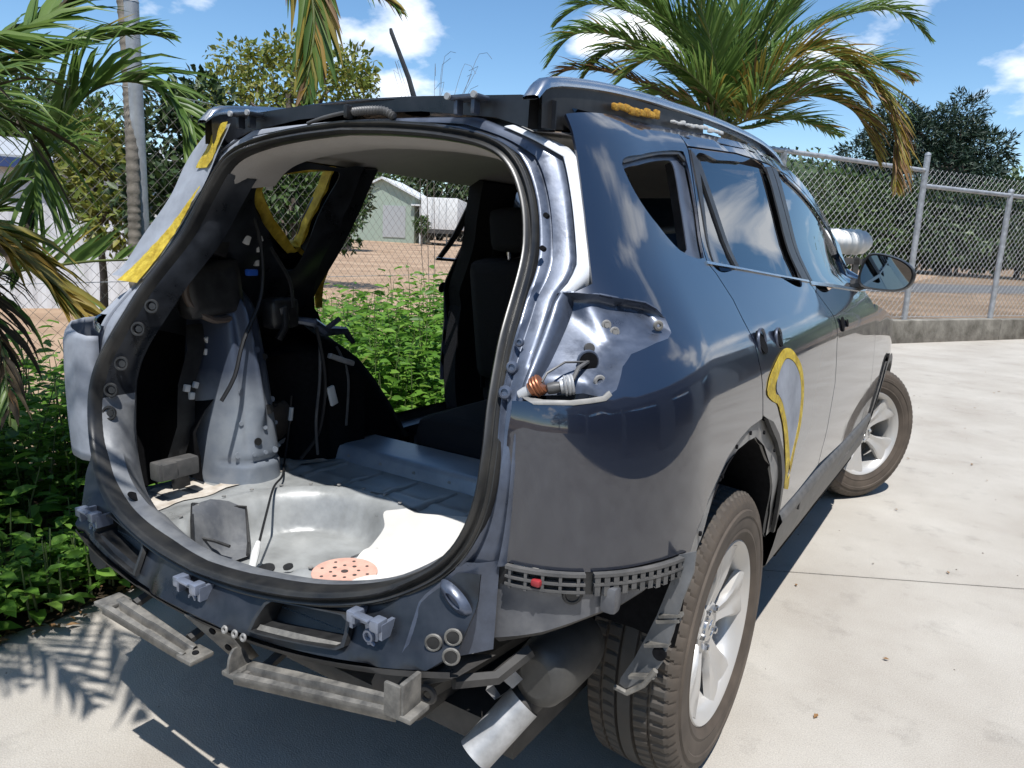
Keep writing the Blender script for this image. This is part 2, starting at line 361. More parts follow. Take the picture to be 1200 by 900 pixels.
def cr(x,xs,ys):
    n=len(xs)
    if x<=xs[0]: return ys[0]
    if x>=xs[-1]: return ys[-1]
    i=0
    while x>xs[i+1]: i+=1
    h=xs[i+1]-xs[i]; t=(x-xs[i])/h
    def sl(k): return (ys[k+1]-ys[k])/(xs[k+1]-xs[k])
    def m(k):
        if k==0: return sl(0)
        if k==n-1: return sl(n-2)
        a,b=sl(k-1),sl(k)
        if a*b<=0: return 0.0
        w1=2*(xs[k+1]-xs[k])+(xs[k]-xs[k-1]); w2=(xs[k+1]-xs[k])+2*(xs[k]-xs[k-1])
        return (w1+w2)/(w1/a+w2/b)
    t2=t*t;t3=t2*t
    return (2*t3-3*t2+1)*ys[i]+(t3-2*t2+t)*h*m(i)+(-2*t3+3*t2)*ys[i+1]+(t3-t2)*h*m(i+1)
def rear_y(x,z):
    return cr(z,[.3,.5,.6,.7,.9,1.1,1.3,1.45,1.6],[-.86,-.885,-.835,-.787,-.742,-.638,-.497,-.445,-.42])+.1*x*x
def edge(z): return cr(z,[.3,.7,1.0,1.2,1.38,1.56,1.66],[-.70,-.69,-.68,-.515,-.43,-.37,-.34])
def edge_x(z): return cr(z,[.3,.6,1.05,1.2,1.4,1.55,1.62],[.64,.65,.655,.645,.585,.525,.46])
def wrap(z): return cr(z,[.3,1.05,1.25,1.6],[.33,.33,.30,.28])
ZS=[.28,.36,.45,.52,.60,.72,.85,.95,1.03,1.09,1.14,1.19,1.29,1.40,1.50,1.56,1.60,1.64]
XS=[.80,.855,.885,.90,.91,.918,.912,.905,.895,.870,.830,.79,.715,.660,.61,.575,.53,.44]
def side_x(y,z):
    s=(y-edge(z))/wrap(z); s=min(max(s,0),1); g=math.sqrt(max(0,1-(1-s)**2))
    ze=z-.05*min(max((y-.0)/.8,0),1)*min(max((z-1.2)/.35,0),1)
    x=cr(ze,ZS,XS)
    if y>.1: x+=.02*min((y-.1)/.8,1)*(1 if z>1.2 else max(0,(z-1.0)/.2))
    if y>.9: x-=cr(y,[.9,1.6,2.6,3.2,3.5],[0,.005,.02,.09,.28])+(.05*min((y-.9)/1.2,1)**2 if z>1.2 else 0)
    e=edge_x(z)
    return e+(x-e)*g

# ================================================================ THE CAR
def side_pt(y, z, sg=1, off=0.0):
    x = side_x(y, z); e = 0.004
    n = Vector((1, -(side_x(y+e, z)-side_x(y-e, z))/(2*e), -(side_x(y, z+e)-side_x(y, z-e))/(2*e)))
    if n.length > 6: n = Vector((1, -5.5, 0))
    n.normalize()
    return Vector((sg*(x+off*n.x), y+off*n.y, z+off*n.z))
def to_w(y, z):
    L = wrap(z); s = (y-edge(z))/L
    if s >= 1: return (edge(z)+L+(y-edge(z)-L), z)
    return (edge(z)+L*math.acos(1-max(0, s))/(PI/2), z)
def from_w(w, z):
    L = wrap(z); q = (w-edge(z))/L
    return w if q >= 1 else edge(z)+L*(1-math.cos(max(0, q)*PI/2))
def side_skin(name, outline, m, parent, holes=(), off=0.0, sg=1, thick=0.0, step=0.03, rounded=False, label=None, fine=None, bumpfn=None):
    ol = [to_w(*p) for p in (fine or outline)]; hl = [[to_w(*p) for p in h] for h in holes]
    def lift(w, z):
        y = from_w(w, z); return side_pt(y, z, sg, off(y, z) if callable(off) else off)
    return skin(name, ol, lift, m, parent, hl, step, thick, (sg, -0.3, 0), rounded, label)
def rear_pt(x, z, off=0.0):
    return Vector((x, rear_y(x, z)-off, z))

car = thing("stripped_car", "dark blue wagon stripped for repair with tailgate, bumper and lamps removed", "car")

# --- quarter panel, right
Q_RECESS = [(-0.503, 1.208), (-0.471, 1.206), (-0.381, 1.191), (-0.361, 1.179), (-0.355, 1.162), (-0.37, 1.137), (-0.395, 1.128), (-0.433, 1.123), (-0.507, 1.107), (-0.54, 1.088), (-0.576, 1.053), (-0.600, 1.040)]
ARCH_OUT = [(-0.424, 0.722), (-0.394, 0.771), (-0.343, 0.812), (-0.226, 0.872), (-0.14, 0.896), (-0.059, 0.907), (0.036, 0.908), (0.133, 0.882), (0.234, 0.807), (0.295, 0.715), (0.322, 0.62), (0.328, 0.58)]
QWIN = [(-0.195, 1.468), (-0.064, 1.494), (0.09, 1.518), (0.128, 1.512), (0.112, 1.467), (0.03, 1.322), (0.0, 1.298), (-0.03, 1.297), (-0.108, 1.325), (-0.142, 1.355), (-0.195, 1.398), (-0.208, 1.43)]
QOUT = [(-0.212, 1.480), (-0.10, 1.503), (0.03, 1.526), (0.165, 1.543), (0.196, 1.53), (0.14, 1.40), (0.070, 1.290), (0.045, 1.276), (0.0, 1.276), (-0.075, 1.290), (-0.145, 1.336), (-0.197, 1.383), (-0.222, 1.44)]
RD_REAR = [(0.040, 0.915), (0.034, 0.98), (0.016, 1.05), (0.045, 1.12), (0.078, 1.18), (0.076, 1.24), (0.060, 1.265)]
low_edge = [(edge(0.735), 0.735), (-0.63, 0.733), (-0.537, 0.737), (-0.45, 0.736)]
upper = [(0.235, 1.556), (0.25, 1.612), (0.1, 1.604), (-0.10, 1.590), (-0.22, 1.578), (-0.345, 1.557)]+[(edge(z)+0.030, z) for z in (1.52, 1.477, 1.42, 1.357, 1.29, 1.225)]
rear_edge = [(edge(z), z) for z in (1.025, 0.97, 0.9, 0.83, 0.78)]
quarter = side_skin("quarter_panel", low_edge+ARCH_OUT[:7]+RD_REAR+upper+Q_RECESS+rear_edge, paint, car, holes=[QOUT], thick=0.006, step=0.028)
side_skin("window_flange", [(-0.235, 1.49), (-0.10, 1.515), (0.03, 1.536), (0.17, 1.553), (0.206, 1.535), (0.15, 1.40), (0.078, 1.284), (0.05, 1.266), (0.0, 1.264), (-0.08, 1.278), (-0.155, 1.328), (-0.212, 1.378), (-0.24, 1.44)], bare_paint, quarter, holes=[QWIN], off=-0.014, thick=0.003, step=0.02)
side_skin("window_gasket", [(-0.216, 1.484), (-0.10, 1.508), (0.03, 1.530), (0.167, 1.547), (0.200, 1.531), (0.19, 1.52), (0.163, 1.536), (0.03, 1.520), (-0.10, 1.497), (-0.207, 1.475)], rubber, quarter, off=-0.003, thick=0.006, step=0.02)

# pocket behind the missing tail lamp
pocket_ol = [(edge(1.025), 1.025)]+Q_RECESS[::-1]+[(edge(1.205), 1.205), (edge(1.15), 1.15), (edge(1.09), 1.09)]
pw = [to_w(*p) for p in pocket_ol]
def pdist(w, z):
    best = 9
    for i in range(len(pw)):
        a = Vector(pw[i]); b = Vector(pw[(i+1) % len(pw)]); ab = b-a; t = max(0, min(1, (Vector((w, z))-a).dot(ab)/ab.length_squared))
        if i == 0 or i >= len(Q_RECESS)+1: continue
        best = min(best, (a+ab*t-Vector((w, z))).length)
    return best
def pocket_lift(w, z):
    y = from_w(w, z); P = side_pt(y, z, 1); d = min(1, pdist(w, z)/0.016); d = d*d*(3-2*d)
    ridge = 0.010*math.exp(-((y+0.52-(z-1.1)*0.3)/0.018)**2)+0.008*math.exp(-((z-1.06)/0.012)**2)
    plat = 0.018/(1+math.exp(-(y+0.50)/0.012))
    dep = d*(0.050-ridge-plat)
    return P+Vector((-0.72, 0.65, 0))*dep
pocket = skin("tail_lamp_recess", pw, pocket_lift, bare_paint, car, step=0.011, thick=0.003, face=(1, -1, 0), smooth=80)
pocketL = skin("tail_lamp_recess", pw, lambda w, z: (lambda P: Vector((-P.x, P.y, P.z)))(pocket_lift(w, z)), primer, car, step=0.018, thick=0.003, face=(-1, -1, 0), smooth=80)
# fittings in the pocket
m_ = MB()
for c in [(0.730, -0.474, 1.150), (0.745, -0.468, 1.138)]:
    m_.ring(c, (0.75, -0.65, 0.1), 0.0075, 0.003); m_.disc(Vector(c), (0.75, -0.65, 0.1), 0.005, h=0.004)
m_.build("bolt", dusty_grey, pocket)
MB().disc((0.735, -0.548, 1.090), (0.75, -0.65, 0.05), 0.017, n=20, h=0.004).build("grommet_hole", felt, pocket)
MB().ring((0.735, -0.550, 1.090), (0.75, -0.65, 0.05), 0.019, 0.003).build("hole_rim", bare_paint, pocket)
MB().disc((0.727, -0.535, 1.112), (0.75, -0.65, 0.05), 0.010, n=16, h=0.006).build("grommet", grey_plastic, pocket)
MB().ring((0.767, -0.563, 1.060), (0.75, -0.65, 0.05), 0.008, 0.004).build("nut", dusty_grey, pocket)
MB().ring((0.80, -0.392, 1.150), (0.75, -0.65, 0.05), 0.007, 0.004).build("clip", beige_plastic, pocket)
def socket(c, d, m1, m2, nm):
    c = Vector(c); d = Vector(d).normalized()
    b = MB(); b.tube([c, c+d*0.012, c+d*0.013, c+d*0.024], [0.017, 0.017, 0.013, 0.013], n=14)
    for k in range(3): b.ring(c+d*(0.003+0.006*k), d, 0.017, 0.0022, n=14, m=5)
    o = b.build(nm, m1, pocket)
    MB().tube([c+d*0.024, c+d*0.034, c+d*0.046, c+d*0.050], [0.009, 0.011, 0.010, 0.003], n=12).build("bulb", m2, pocket)
socket((0.697, -0.645, 1.058), (-0.75, -0.25, -0.55), rust, steel, "bulb_socket")
socket((0.742, -0.612, 1.058), (-0.55, -0.35, -0.15), steel, grey_plastic, "bulb_socket")
MB().tube([Vector((0.735, -0.55, 1.09)), Vector((0.735, -0.585, 1.083)), Vector((0.738, -0.61, 1.065))], 0.004, n=6).tube([(0.735, -0.555, 1.09), (0.715, -0.60, 1.092), (0.70, -0.635, 1.075), (0.697, -0.645, 1.06)], 0.0022, n=5).build("lamp_wire", grey_plastic, pocket)
MB().loft([[side_pt(y, z+dz, 1, o) for dz, o in [(0.007, -0.010), (0.005, 0.0012), (-0.001, 0.0018), (-0.0025, 0.0006)]] for y, z in [(edge(1.03)+0.002, 1.026), (-0.66, 1.028), (-0.64, 1.030), (-0.62, 1.034), (-0.60, 1.038), (-0.588, 1.046)]]).build("sealant_lip", dusty_grey, pocket, smooth=70)

# --- D pillar between weatherstrip and quarter
AP = [(0, 0.575), (0.15, 0.582), (0.30, 0.600), (0.42, 0.628), (0.50, 0.660), (0.575, 0.712), (0.618, 0.775), (0.638, 0.85), (0.635, 0.93), (0.617, 1.01), (0.600, 1.09), (0.582, 1.19), (0.560, 1.29), (0.528, 1.38), (0.480, 1.455), (0.415, 1.498), (0.30, 1.523), (0.15, 1.538), (0, 1.545)]
apR = [Vector((p.x, 0, p.y)) for p in resample([(a, b, 0) for a, b in AP], 0.02, closed=False, smooth=True)]
AP3 = [rear_pt(p.x, p.z) for p in apR]
APL = [Vector((-p.x, p.y, p.z)) for p in AP3]
loop = AP3+APL[-2:0:-1]                       # closed, right side up then left side down
def sweep_loop(name, prof, m, parent, inner=None):
    rows = []; n = len(loop)
    for i in range(n):
        t = (loop[(i+1) % n]-loop[i-1]).normalized(); b = Vector((0, -1, 0)); b = (b-t*b.dot(t)).normalized()
        nn = t.cross(b)
        if nn.dot(Vector((loop[i].x, 0, loop[i].z-1.06))) < 0: nn = -nn
        rows.append([loop[i]+nn*u+b*v for u, v in prof])
    rows.append(rows[0]); return MB().loft(rows).build(name, m, parent, smooth=50)
sweep_loop("weatherstrip", [(-0.021, -0.03), (-0.021, 0.006), (-0.018, 0.015), (-0.013, 0.019), (-0.008, 0.016), (-0.006, 0.008), (-0.004, 0.006), (-0.001, 0.008), (0.001, 0.012), (0.004, 0.013), (0.006, 0.010), (0.0075, 0.006), (0.010, 0.006), (0.011, 0.0), (0.011, -0.01)], seal_mat, car)
def outer_for(p):
    z = p.z
    if z < 1.47:
        yo = edge(z)+0.026*max(0, min(1, (z-1.20)/0.06)); q = side_pt(max(yo, edge(z)+0.001), z, 1, 0.0); return Vector((q.x+0.003, yo, z))
    t = min(1, max(0, (0.48-p.x)/0.48)); z2 = 1.487+0.075*min(1, t*3.0)
    xx = p.x+0.085*(1-t)**1.0 if p.x > 0.02 else p.x
    return Vector((min(xx, 0.55), rear_y(p.x, 1.55)+0.01, max(z2, p.z+0.016)))
def pillar_rows(a, b, prof, sgn=1, k0=0.715):
    rows = []
    for i, p in enumerate(AP3):
        if p.z < k0: continue
        o = outer_for(p); d = o-p; L = d.length
        rows.append([Vector((sgn*q.x, q.y, q.z)) for q in [p+d*t+Vector((0, dep, 0))*min(1, L/0.07) for t, dep in prof]])
    return rows
prof_in = [(0.10, 0.002), (0.16, -0.010), (0.22, -0.010), (0.27, 0.006), (0.32, 0.008), (0.36, 0.0), (0.60, 0.002), (0.72, 0.008), (0.735, 0.026), (0.75, 0.028)]
prof_strip = [(0.75, 0.028), (0.765, 0.004), (0.79, 0.0), (0.85, 0.0), (0.90, 0.004), (0.97, 0.010), (1.0, 0.022), (1.03, 0.045)]
for sg in (1, -1):
    pil = MB().loft(pillar_rows(0, 1, prof_in, sg)).build("pillar_panel", bare_paint if sg > 0 else primer, car, smooth=60)
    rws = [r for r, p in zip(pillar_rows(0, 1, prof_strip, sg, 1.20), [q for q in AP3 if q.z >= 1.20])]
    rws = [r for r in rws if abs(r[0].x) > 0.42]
    MB().loft(rws).build("pillar_strip", strip_reflection if sg > 0 else primer, car, smooth=60)
    rw2 = [r for r in pillar_rows(0, 1, prof_strip, sg, 0.715) if r[0].z < 1.215]
    MB().loft(rw2).build("lower_pillar_flange", bare_paint if sg > 0 else primer, car, smooth=60)
    if sg > 0:
        MB().disc((0.612, -0.512, 1.345), (0.2, -1, 0.2), 0.005, h=0.012).disc((0.628, -0.545, 1.285), (0.2, -1, 0.2), 0.005, h=0.012).build("bolt_hole", felt, pil)
        m_ = MB()
        for x, y, z, r in [(0.626, -0.636, 1.075, .012), (0.634, -0.668, 1.035, .013), (0.624, -0.612, 1.118, .009)]:
            c_ = Vector((x, y+0.004, z)); nn = Vector((0.3, -1, 0.2)).normalized(); aa = nn.orthogonal().normalized(); bb = nn.cross(aa)
            m_.loft([[c_+nn*h+(aa*math.cos(t)+bb*math.sin(t))*r*k for t in np.linspace(0, 2*PI, 16, endpoint=False)] for k, h in [(1.0, 0.0), (0.8, 0.004), (0.5, 0.005), (0.45, 0.002), (0.05, 0.002)]], closed=True)
        m_.build("spot_boss", bare_paint, pil)

# --- roof, header and rails
def roof_z(x, y):
    e = min(1, abs(x)/0.55); crown = cr(y, [-0.45, -0.2, 0.2, 0.7, 1.1, 1.5, 1.9], [1.600, 1.622, 1.652, 1.680, 1.683, 1.655, 1.56]); return crown-0.045*e**3
rows = []
for i in range(25):
    y = -0.37+i*(1.62+0.37)/24; hw = 0.50+0.02*min(1, max(0, (y+0.3)/0.6)); rows.append([Vector((x*hw, y-0.03*(1-abs(x))*(1 if i == 0 else 0), roof_z(x*hw, y))) for x in np.linspace(-1, 1, 21)])
roof = MB().loft(rows).build("roof", paint, car, smooth=80)
roof.modifiers.new("shell", 'SOLIDIFY').thickness = 0.006
# ditch rail strips beside the roof
for sg in (1, -1):
    MB().loft([[Vector((sg*x, y, z)) for x, z in [(0.49, roof_z(0.5, y)-0.012), (0.515, roof_z(0.5, y)-0.02), (0.535, roof_z(0.5, y)-0.012), (side_x(y, 1.575+0.05*min(1, max(0, y/0.8)))-0.002, 1.575+0.05*min(1, max(0, y/0.8)))]] for y in np.linspace(-0.37, 1.45, 24)]).build("roof_side", paint, car, smooth=70)
header = skin("roof_header_panel", [(-0.545, 1.520), (-0.50, 1.520), (-0.40, 1.550), (-0.2, 1.572), (0, 1.577), (0.2, 1.572), (0.40, 1.550), (0.50, 1.520), (0.545, 1.520), (0.545, 1.575), (0.505, 1.585), (0.46, 1.592), (0.2, 1.604), (0, 1.606), (-0.2, 1.604), (-0.46, 1.592), (-0.505, 1.585), (-0.545, 1.575)], lambda x, z: Vector((x, rear_y(x, 1.55)+0.035-0.02*(x/0.5)**2, z)), dark_paint, car, step=0.03, thick=0.004, face=(0, -1, 0))
# flat lip joining header and roof edge
for sg, ml in ((1, "hinge_bracket"), (-1, "hinge_bracket")):
    b = MB(); x0 = 0.355*sg
    b.box((x0, -0.425, 1.585), (0.08, 0.045, 0.010), bev=0.004); b.box((x0-0.022, -0.43, 1.567), (0.010, 0.022, 0.032), bev=0.003); b.box((x0+0.022, -0.43, 1.567), (0.010, 0.022, 0.032), bev=0.003)
    hb = MB(); hb.disc((x0-0.034, -0.45, 1.586), (0, -1, 0), 0.007, h=0.006); hb.disc((x0+0.034, -0.45, 1.586), (0, -1, 0), 0.007, h=0.006)
    hb.build("hinge_bolt", steel, b.build(ml, dark_paint if sg < 0 else bare_paint, car))
hz = [(-0.13, -0.425, 1.555), (-0.07, -0.43, 1.565), (-0.01, -0.43, 1.572), (0.03, -0.435, 1.572), (0.08, -0.435, 1.573), (0.125, -0.43, 1.570), (0.15, -0.425, 1.556)]
hp = resample(hz, 0.004, False, True); rr = []
for i, p in enumerate(hp): rr.append((0.0085+(0.002 if i % 2 else -0.001)) if p.x > 0.03 else 0.0045)
hose = MB().tube(hp, rr, n=8).build("washer_hose", grey_plastic, car, smooth=50)
MB().box((0.022, -0.44, 1.572), (0.012, 0.022, 0.03), bev=0.004).build("hose_clamp", black_plastic, hose)
ant = MB().lathe([(0, 0.034), (0.012, 0.030), (0.026, 0.016), (0.030, 0.0)], n=20, axis='Z', c=(0.0, -0.17, 1.610)).build("antenna_base", black_plastic, car)
MB().tube([(0.0, -0.17, 1.62), (-0.028, -0.175, 1.70), (-0.085, -0.18, 1.815), (-0.088, -0.18, 1.825)], [0.0075, 0.0065, 0.0055, 0.004], n=8).build("antenna_mast", black_plastic, ant)
RAIL = [(-0.445, 1.572), (-0.42, 1.594), (-0.36, 1.612), (-0.17, 1.637), (0.05, 1.655), (0.25, 1.666), (0.5, 1.678), (0.75, 1.684), (1.0, 1.685), (1.2, 1.678), (1.38, 1.655), (1.5, 1.62)]
for sg in (1, -1):
    rp = [Vector((sg*0.52, p.x, p.y)) for p in resample([(a, b, 0) for a, b in RAIL], 0.05, False, True)]
    rows = []
    for i, p in enumerate(rp):
        k = min(1, min(i, len(rp)-1-i)/2.0+0.35)
        rows.append([p+Vector((sg*a, 0, b*k)) for a, b in [(-0.018, -0.006), (-0.018, 0.008), (-0.010, 0.015), (0.008, 0.016), (0.018, 0.009), (0.020, -0.004), (0.010, -0.010)]])
    rail = MB().loft(rows, closed=True).build("roof_rail", chrome, car, smooth=60)
    b = MB()
    b.loft([[Vector((sg*0.52+sg*a, y, zz)) for a, zz in [(-0.016, roof_z(0.5, y)-0.05), (-0.014, zt), (0.014, zt), (0.016, roof_z(0.5, y)-0.05)]] for y, zt in [(-0.425, 1.590), (-0.38, 1.602), (-0.20, 1.628), (0.0, 1.644), (0.15, 1.652), (0.32, 1.662), (0.50, 1.668)]])
    b.box((sg*0.52, 1.36, 1.62), (0.03, 0.12, 0.07), bev=0.008)
    b.build("rail_foot", black_plastic, rail)
    if sg > 0:
        m_ = MB()
        for i in range(9):
            y = -0.12+i*0.03; m_.box((0.545, y, roof_z(0.5, y)+0.014+random.uniform(-.004, .004)), (0.010, 0.027, 0.018+random.uniform(-.004, .004)), bev=0.004)
        m_.build("foam_strip", copper_col, rail)
        m_ = MB()
        for i in range(12):
            y = 0.24+i*0.035+random.uniform(-.01, .01); m_.box((0.545, y, roof_z(0.5, y)+0.004+random.uniform(0, .006)), (0.012, random.uniform(.01, .03), random.uniform(.006, .014)), bev=0.002)
        m_.build("paper_scrap", white_plastic, rail)

# --- doors, glass, pillars on both sides
RGL = [(0.262, 1.532), (0.45, 1.550), (0.644, 1.566), (0.905, 1.574), (0.828, 1.213), (0.55, 1.232), (0.3, 1.250), (0.088, 1.266)]
FGL = [(1.076, 1.576), (1.25, 1.563), (1.45, 1.532), (1.65, 1.490), (1.88, 1.425), (2.06, 1.36), (1.96, 1.24), (1.74, 1.155), (1.35, 1.178), (0.962, 1.199)]
GAPB = [(0.852, 0.605), (0.856, 0.657), (0.905, 0.759), (0.975, 0.863), (0.982, 1.003), (0.985, 1.09), (0.95, 1.15), (0.915, 1.20), (0.935, 1.30), (1.0, 1.590)]
def arch_front(r=0.415): return [(2.60+r*math.cos(a), 0.385+r*math.sin(a)) for a in np.linspace(PI-0.12, 0.05, 15)]
gap = 0.004
rdoor_ol = [(y+0.006, z) for y, z in RD_REAR]+[(0.245, 1.560), (0.64, 1.588)]+[(y-gap, z) for y, z in GAPB[::-1]]+[(0.6, 0.590)]+ARCH_OUT[:6:-1]
fdoor_ol = [(y+gap, z) for y, z in GAPB]+[(1.25, 1.578), (1.45, 1.548), (1.66, 1.508), (1.90, 1.44), (2.12, 1.36), (2.02, 1.21), (1.93, 1.14), (1.965, 1.06), (1.96, 0.9), (1.93, 0.75), (1.88, 0.62), (1.86, 0.545), (1.4, 0.575)]
frame_ol = [(0.248, 1.566), (0.64, 1.594), (1.0, 1.597), (1.25, 1.584), (1.45, 1.554), (1.66, 1.514), (1.90, 1.446), (2.13, 1.366), (2.05, 1.205), (2.10, 1.19), (2.22, 1.34), (2.0, 1.452), (1.75, 1.532), (1.57, 1.580), (1.35, 1.622), (1.16, 1.640), (0.93, 1.650), (0.53, 1.636), (0.25, 1.614)]
fender_ol = [(1.968, 1.055), (1.963, 0.9), (1.934, 0.75), (1.885, 0.62), (1.868, 0.53), (2.15, 0.50)]+arch_front()[1:]+[(3.05, 0.42), (3.25, 0.5), (3.38, 0.7), (3.30, 0.85), (3.0, 0.95), (2.6, 1.0), (2.2, 1.055), (2.0, 1.085)]
for sg in (1, -1):
    doors = []
    if sg > 0:
        rd = side_skin("rear_door", rdoor_ol, paint, car, holes=[RGL], sg=sg, thick=0.006, step=0.032); doors.append(rd)
        g = side_skin("window_glass", RGL, glass, rd, sg=sg, off=-0.010, step=0.05)
        side_skin("window_divider", [(0.272, 1.53), (0.305, 1.538), (0.300, 1.25), (0.272, 1.253)], black_plastic, rd, sg=sg, off=-0.004, thick=0.008)
        side_skin("window_trim", [(0.05, 1.268), (0.05, 1.261), (0.3, 1.245), (0.55, 1.227), (0.905, 1.202), (0.905, 1.208), (0.55, 1.232), (0.3, 1.250)], chrome, rd, sg=sg, off=0.004, thick=0.006)
        side_skin("pillar_trim", [(0.832, 1.213), (0.915, 1.207), (0.995, 1.586), (0.909, 1.577)], black_plastic, rd, sg=sg, off=0.003, thick=0.005)
        side_skin("window_frame_trim", [(0.098, 1.262), (0.248, 1.556), (0.262, 1.545), (0.275, 1.532), (0.10, 1.26)], black_plastic, rd, sg=sg, off=0.003, thick=0.004)
        b = MB()
        for (y, z, r) in [(0.085, 1.083, 0.030), (0.235, 1.080, 0.024)]:
            c = side_pt(y, z, sg, 0.001); nrm = side_pt(y, z, sg, 1)-side_pt(y, z, sg, 0); b.disc(c, nrm, r, n=20, h=0.003)
        hh = b.build("handle_opening", felt, rd)
        b = MB()
        for (y, z, r) in [(0.085, 1.083, 0.031), (0.235, 1.080, 0.025)]: b.ring(side_pt(y, z, sg, 0.003), Vector((sg, 0, 0.2)), r, 0.004, n=20)
        b.build("handle_rim", bare_paint, rd)
        prof_t = [(0.082, 0.987), (0.105, 1.006), (0.142, 1.022), (0.20, 1.042), (0.259, 1.052), (0.315, 1.047), (0.358, 1.031), (0.425, 0.995), (0.462, 0.95), (0.474, 0.90), (0.464, 0.837), (0.435, 0.79), (0.401, 0.755), (0.365, 0.686), (0.337, 0.698), (0.377, 0.765), (0.41, 0.803), (0.434, 0.845), (0.442, 0.90), (0.431, 0.938), (0.406, 0.974), (0.346, 1.009), (0.272, 1.027), (0.217, 1.016), (0.172, 0.990), (0.147, 0.972), (0.155, 0.950), (0.18, 0.943), (0.221, 0.918), (0.265, 0.875), (0.291, 0.842), (0.325, 0.78), (0.348, 0.735), (0.37, 0.69), (0.388, 0.644), (0.345, 0.655), (0.325, 0.665), (0.295, 0.747), (0.255, 0.837), (0.21, 0.89), (0.177, 0.92), (0.13, 0.935), (0.075, 0.960)]
        side_skin("masking_tape", prof_t, tape, rd, sg=sg, off=0.0025, step=0.014, thick=0.001, rounded=True, label="yellow masking tape arched round the grey repair patch on the rear door")
        side_skin("primer_patch", [(0.160, 0.962), (0.172, 0.990), (0.217, 1.014), (0.272, 1.025), (0.346, 1.007), (0.406, 0.972), (0.431, 0.938), (0.44, 0.90), (0.432, 0.845), (0.408, 0.803), (0.377, 0.765), (0.352, 0.73), (0.325, 0.78), (0.291, 0.845), (0.265, 0.878), (0.221, 0.922), (0.18, 0.946)], primer, rd, sg=sg, off=0.0018, step=0.02, rounded=True)
    if sg < 0: fdoor_ol = [(y+gap, z) for y, z in [(1.10, 0.605), (1.11, 0.75), (1.115, 0.9), (1.09, 1.05), (1.05, 1.2), (1.03, 1.40), (1.02, 1.588)]]+fdoor_ol[len(GAPB):]
    fd = side_skin("front_door", fdoor_ol, paint, car, holes=[FGL if sg > 0 else [(max(y, 1.13), z) for y, z in FGL]], sg=sg, thick=0.006, step=0.034)
    side_skin("window_glass", FGL if sg > 0 else [(max(y, 1.13), z) for y, z in FGL], glass, fd, sg=sg, off=-0.010, step=0.05)
    side_skin("window_trim", [(0.92, 1.205), (0.92, 1.193), (1.35, 1.171), (1.74, 1.148), (1.93, 1.14), (1.93, 1.149), (1.74, 1.159), (1.35, 1.182)], chrome, fd, sg=sg, off=0.004, thick=0.006)
    side_skin("pillar_trim", [(0.924, 1.207), (0.96, 1.204), (1.072, 1.580), (1.006, 1.588)], black_plastic, fd, sg=sg, off=0.003, thick=0.005)
    b = MB(); b.disc(side_pt(1.085, 1.058, sg, 0.001), (sg, 0, 0.2), 0.026, n=20, h=0.004); b.disc(side_pt(1.18, 1.056, sg, 0.001), (sg, 0, 0.2), 0.014, n=16, h=0.004)
    b.build("handle_opening", felt, fd)
    side_skin("roof_side_frame", frame_ol, paint, car, sg=sg, thick=0.006, step=0.035)
    fn = side_skin("front_fender", fender_ol, paint, car, sg=sg, thick=0.005, step=0.04)
    af = arch_front(); MB().loft([[side_pt(y, z, sg, 0.012), side_pt(2.60+(y-2.60)*0.90, 0.385+(z-0.385)*0.90, sg, 0.010), side_pt(2.60+(y-2.60)*0.885, 0.385+(z-0.385)*0.885, sg, -0.02)] for y, z in af]).build("arch_moulding", grey_plastic, fn, smooth=60)
    # front wheel well
    rows = []
    for a in np.linspace(PI-0.10, 0.02, 16):
        y, z = 2.60+0.40*math.cos(a), 0.385+0.40*math.sin(a); rows.append([Vector((sg*x, y, z)) for x in (0.88, 0.70, 0.50)])
    MB().loft(rows).build("wheel_well", felt, fn)
    # rocker
    rows = []
    for y in np.linspace(0.345, 2.17, 30):
        zt = (0.582 if sg > 0 else 0.50)-0.02*max(0, (y-1.0))/0.85; x0 = side_x(y, zt)
        rows.append([Vector((sg*x, y, z)) for x, z in [(x0-0.012, zt), (x0+0.004, zt-0.006), (x0+0.012, zt-0.025), (x0+0.002, zt-0.05), (x0-0.006, zt-0.10), (x0-0.020, zt-0.165), (x0-0.045, zt-0.200), (x0-0.16, zt-0.215)]])
    MB().loft(rows).build("rocker_moulding", grey_plastic, car, smooth=50)
    if sg > 0: MB().box((0.905, 0.60, 0.545), (0.02, 0.02, 0.05), bev=0.003).box((0.895, 0.70, 0.51), (0.02, 0.10, 0.03), bev=0.005).build("sill_clip", black_plastic, car)
    # mirror
    pts = [(-0.090, 0.052), (-0.07, 0.070), (-0.02, 0.076), (0.05, 0.066), (0.10, 0.038), (0.112, 0.0), (0.10, -0.038), (0.06, -0.062), (-0.02, -0.074), (-0.075, -0.072), (-0.095, -0.045), (-0.098, 0.0)]
    c = Vector((0.925, 1.75, 1.228))
    pp = [Vector((p.x, 0, p.y)) for p in resample([(a, b_, 0) for a, b_ in pts], 0.02, True, True)]
    tilt = Matrix.Rotation(math.radians(9), 3, 'Y')
    rows = [[c+tilt @ Vector((p.x*s*1.0, dy, p.z*s)) for p in pp] for s, dy in [(0.90, 0.006), (0.97, -0.004), (1.0, 0.004), (1.03, 0.03), (0.98, 0.07), (0.82, 0.105), (0.5, 0.125), (0.05, 0.13)]]
    rows = [[Vector((sg*q.x, q.y, q.z)) for q in r] for r in rows]
    mh = MB().loft(rows, closed=True).build("door_mirror", black_plastic, fd, smooth=60)
    gp = [c+tilt @ Vector((p.x*0.90, 0.004, p.z*0.90)) for p in pp]; gp = [Vector((sg*q.x, q.y, q.z)) for q in gp]
    MB().add(gp, [tuple(range(len(gp)))]).build("mirror_glass", mirror_m, fd, smooth=0)
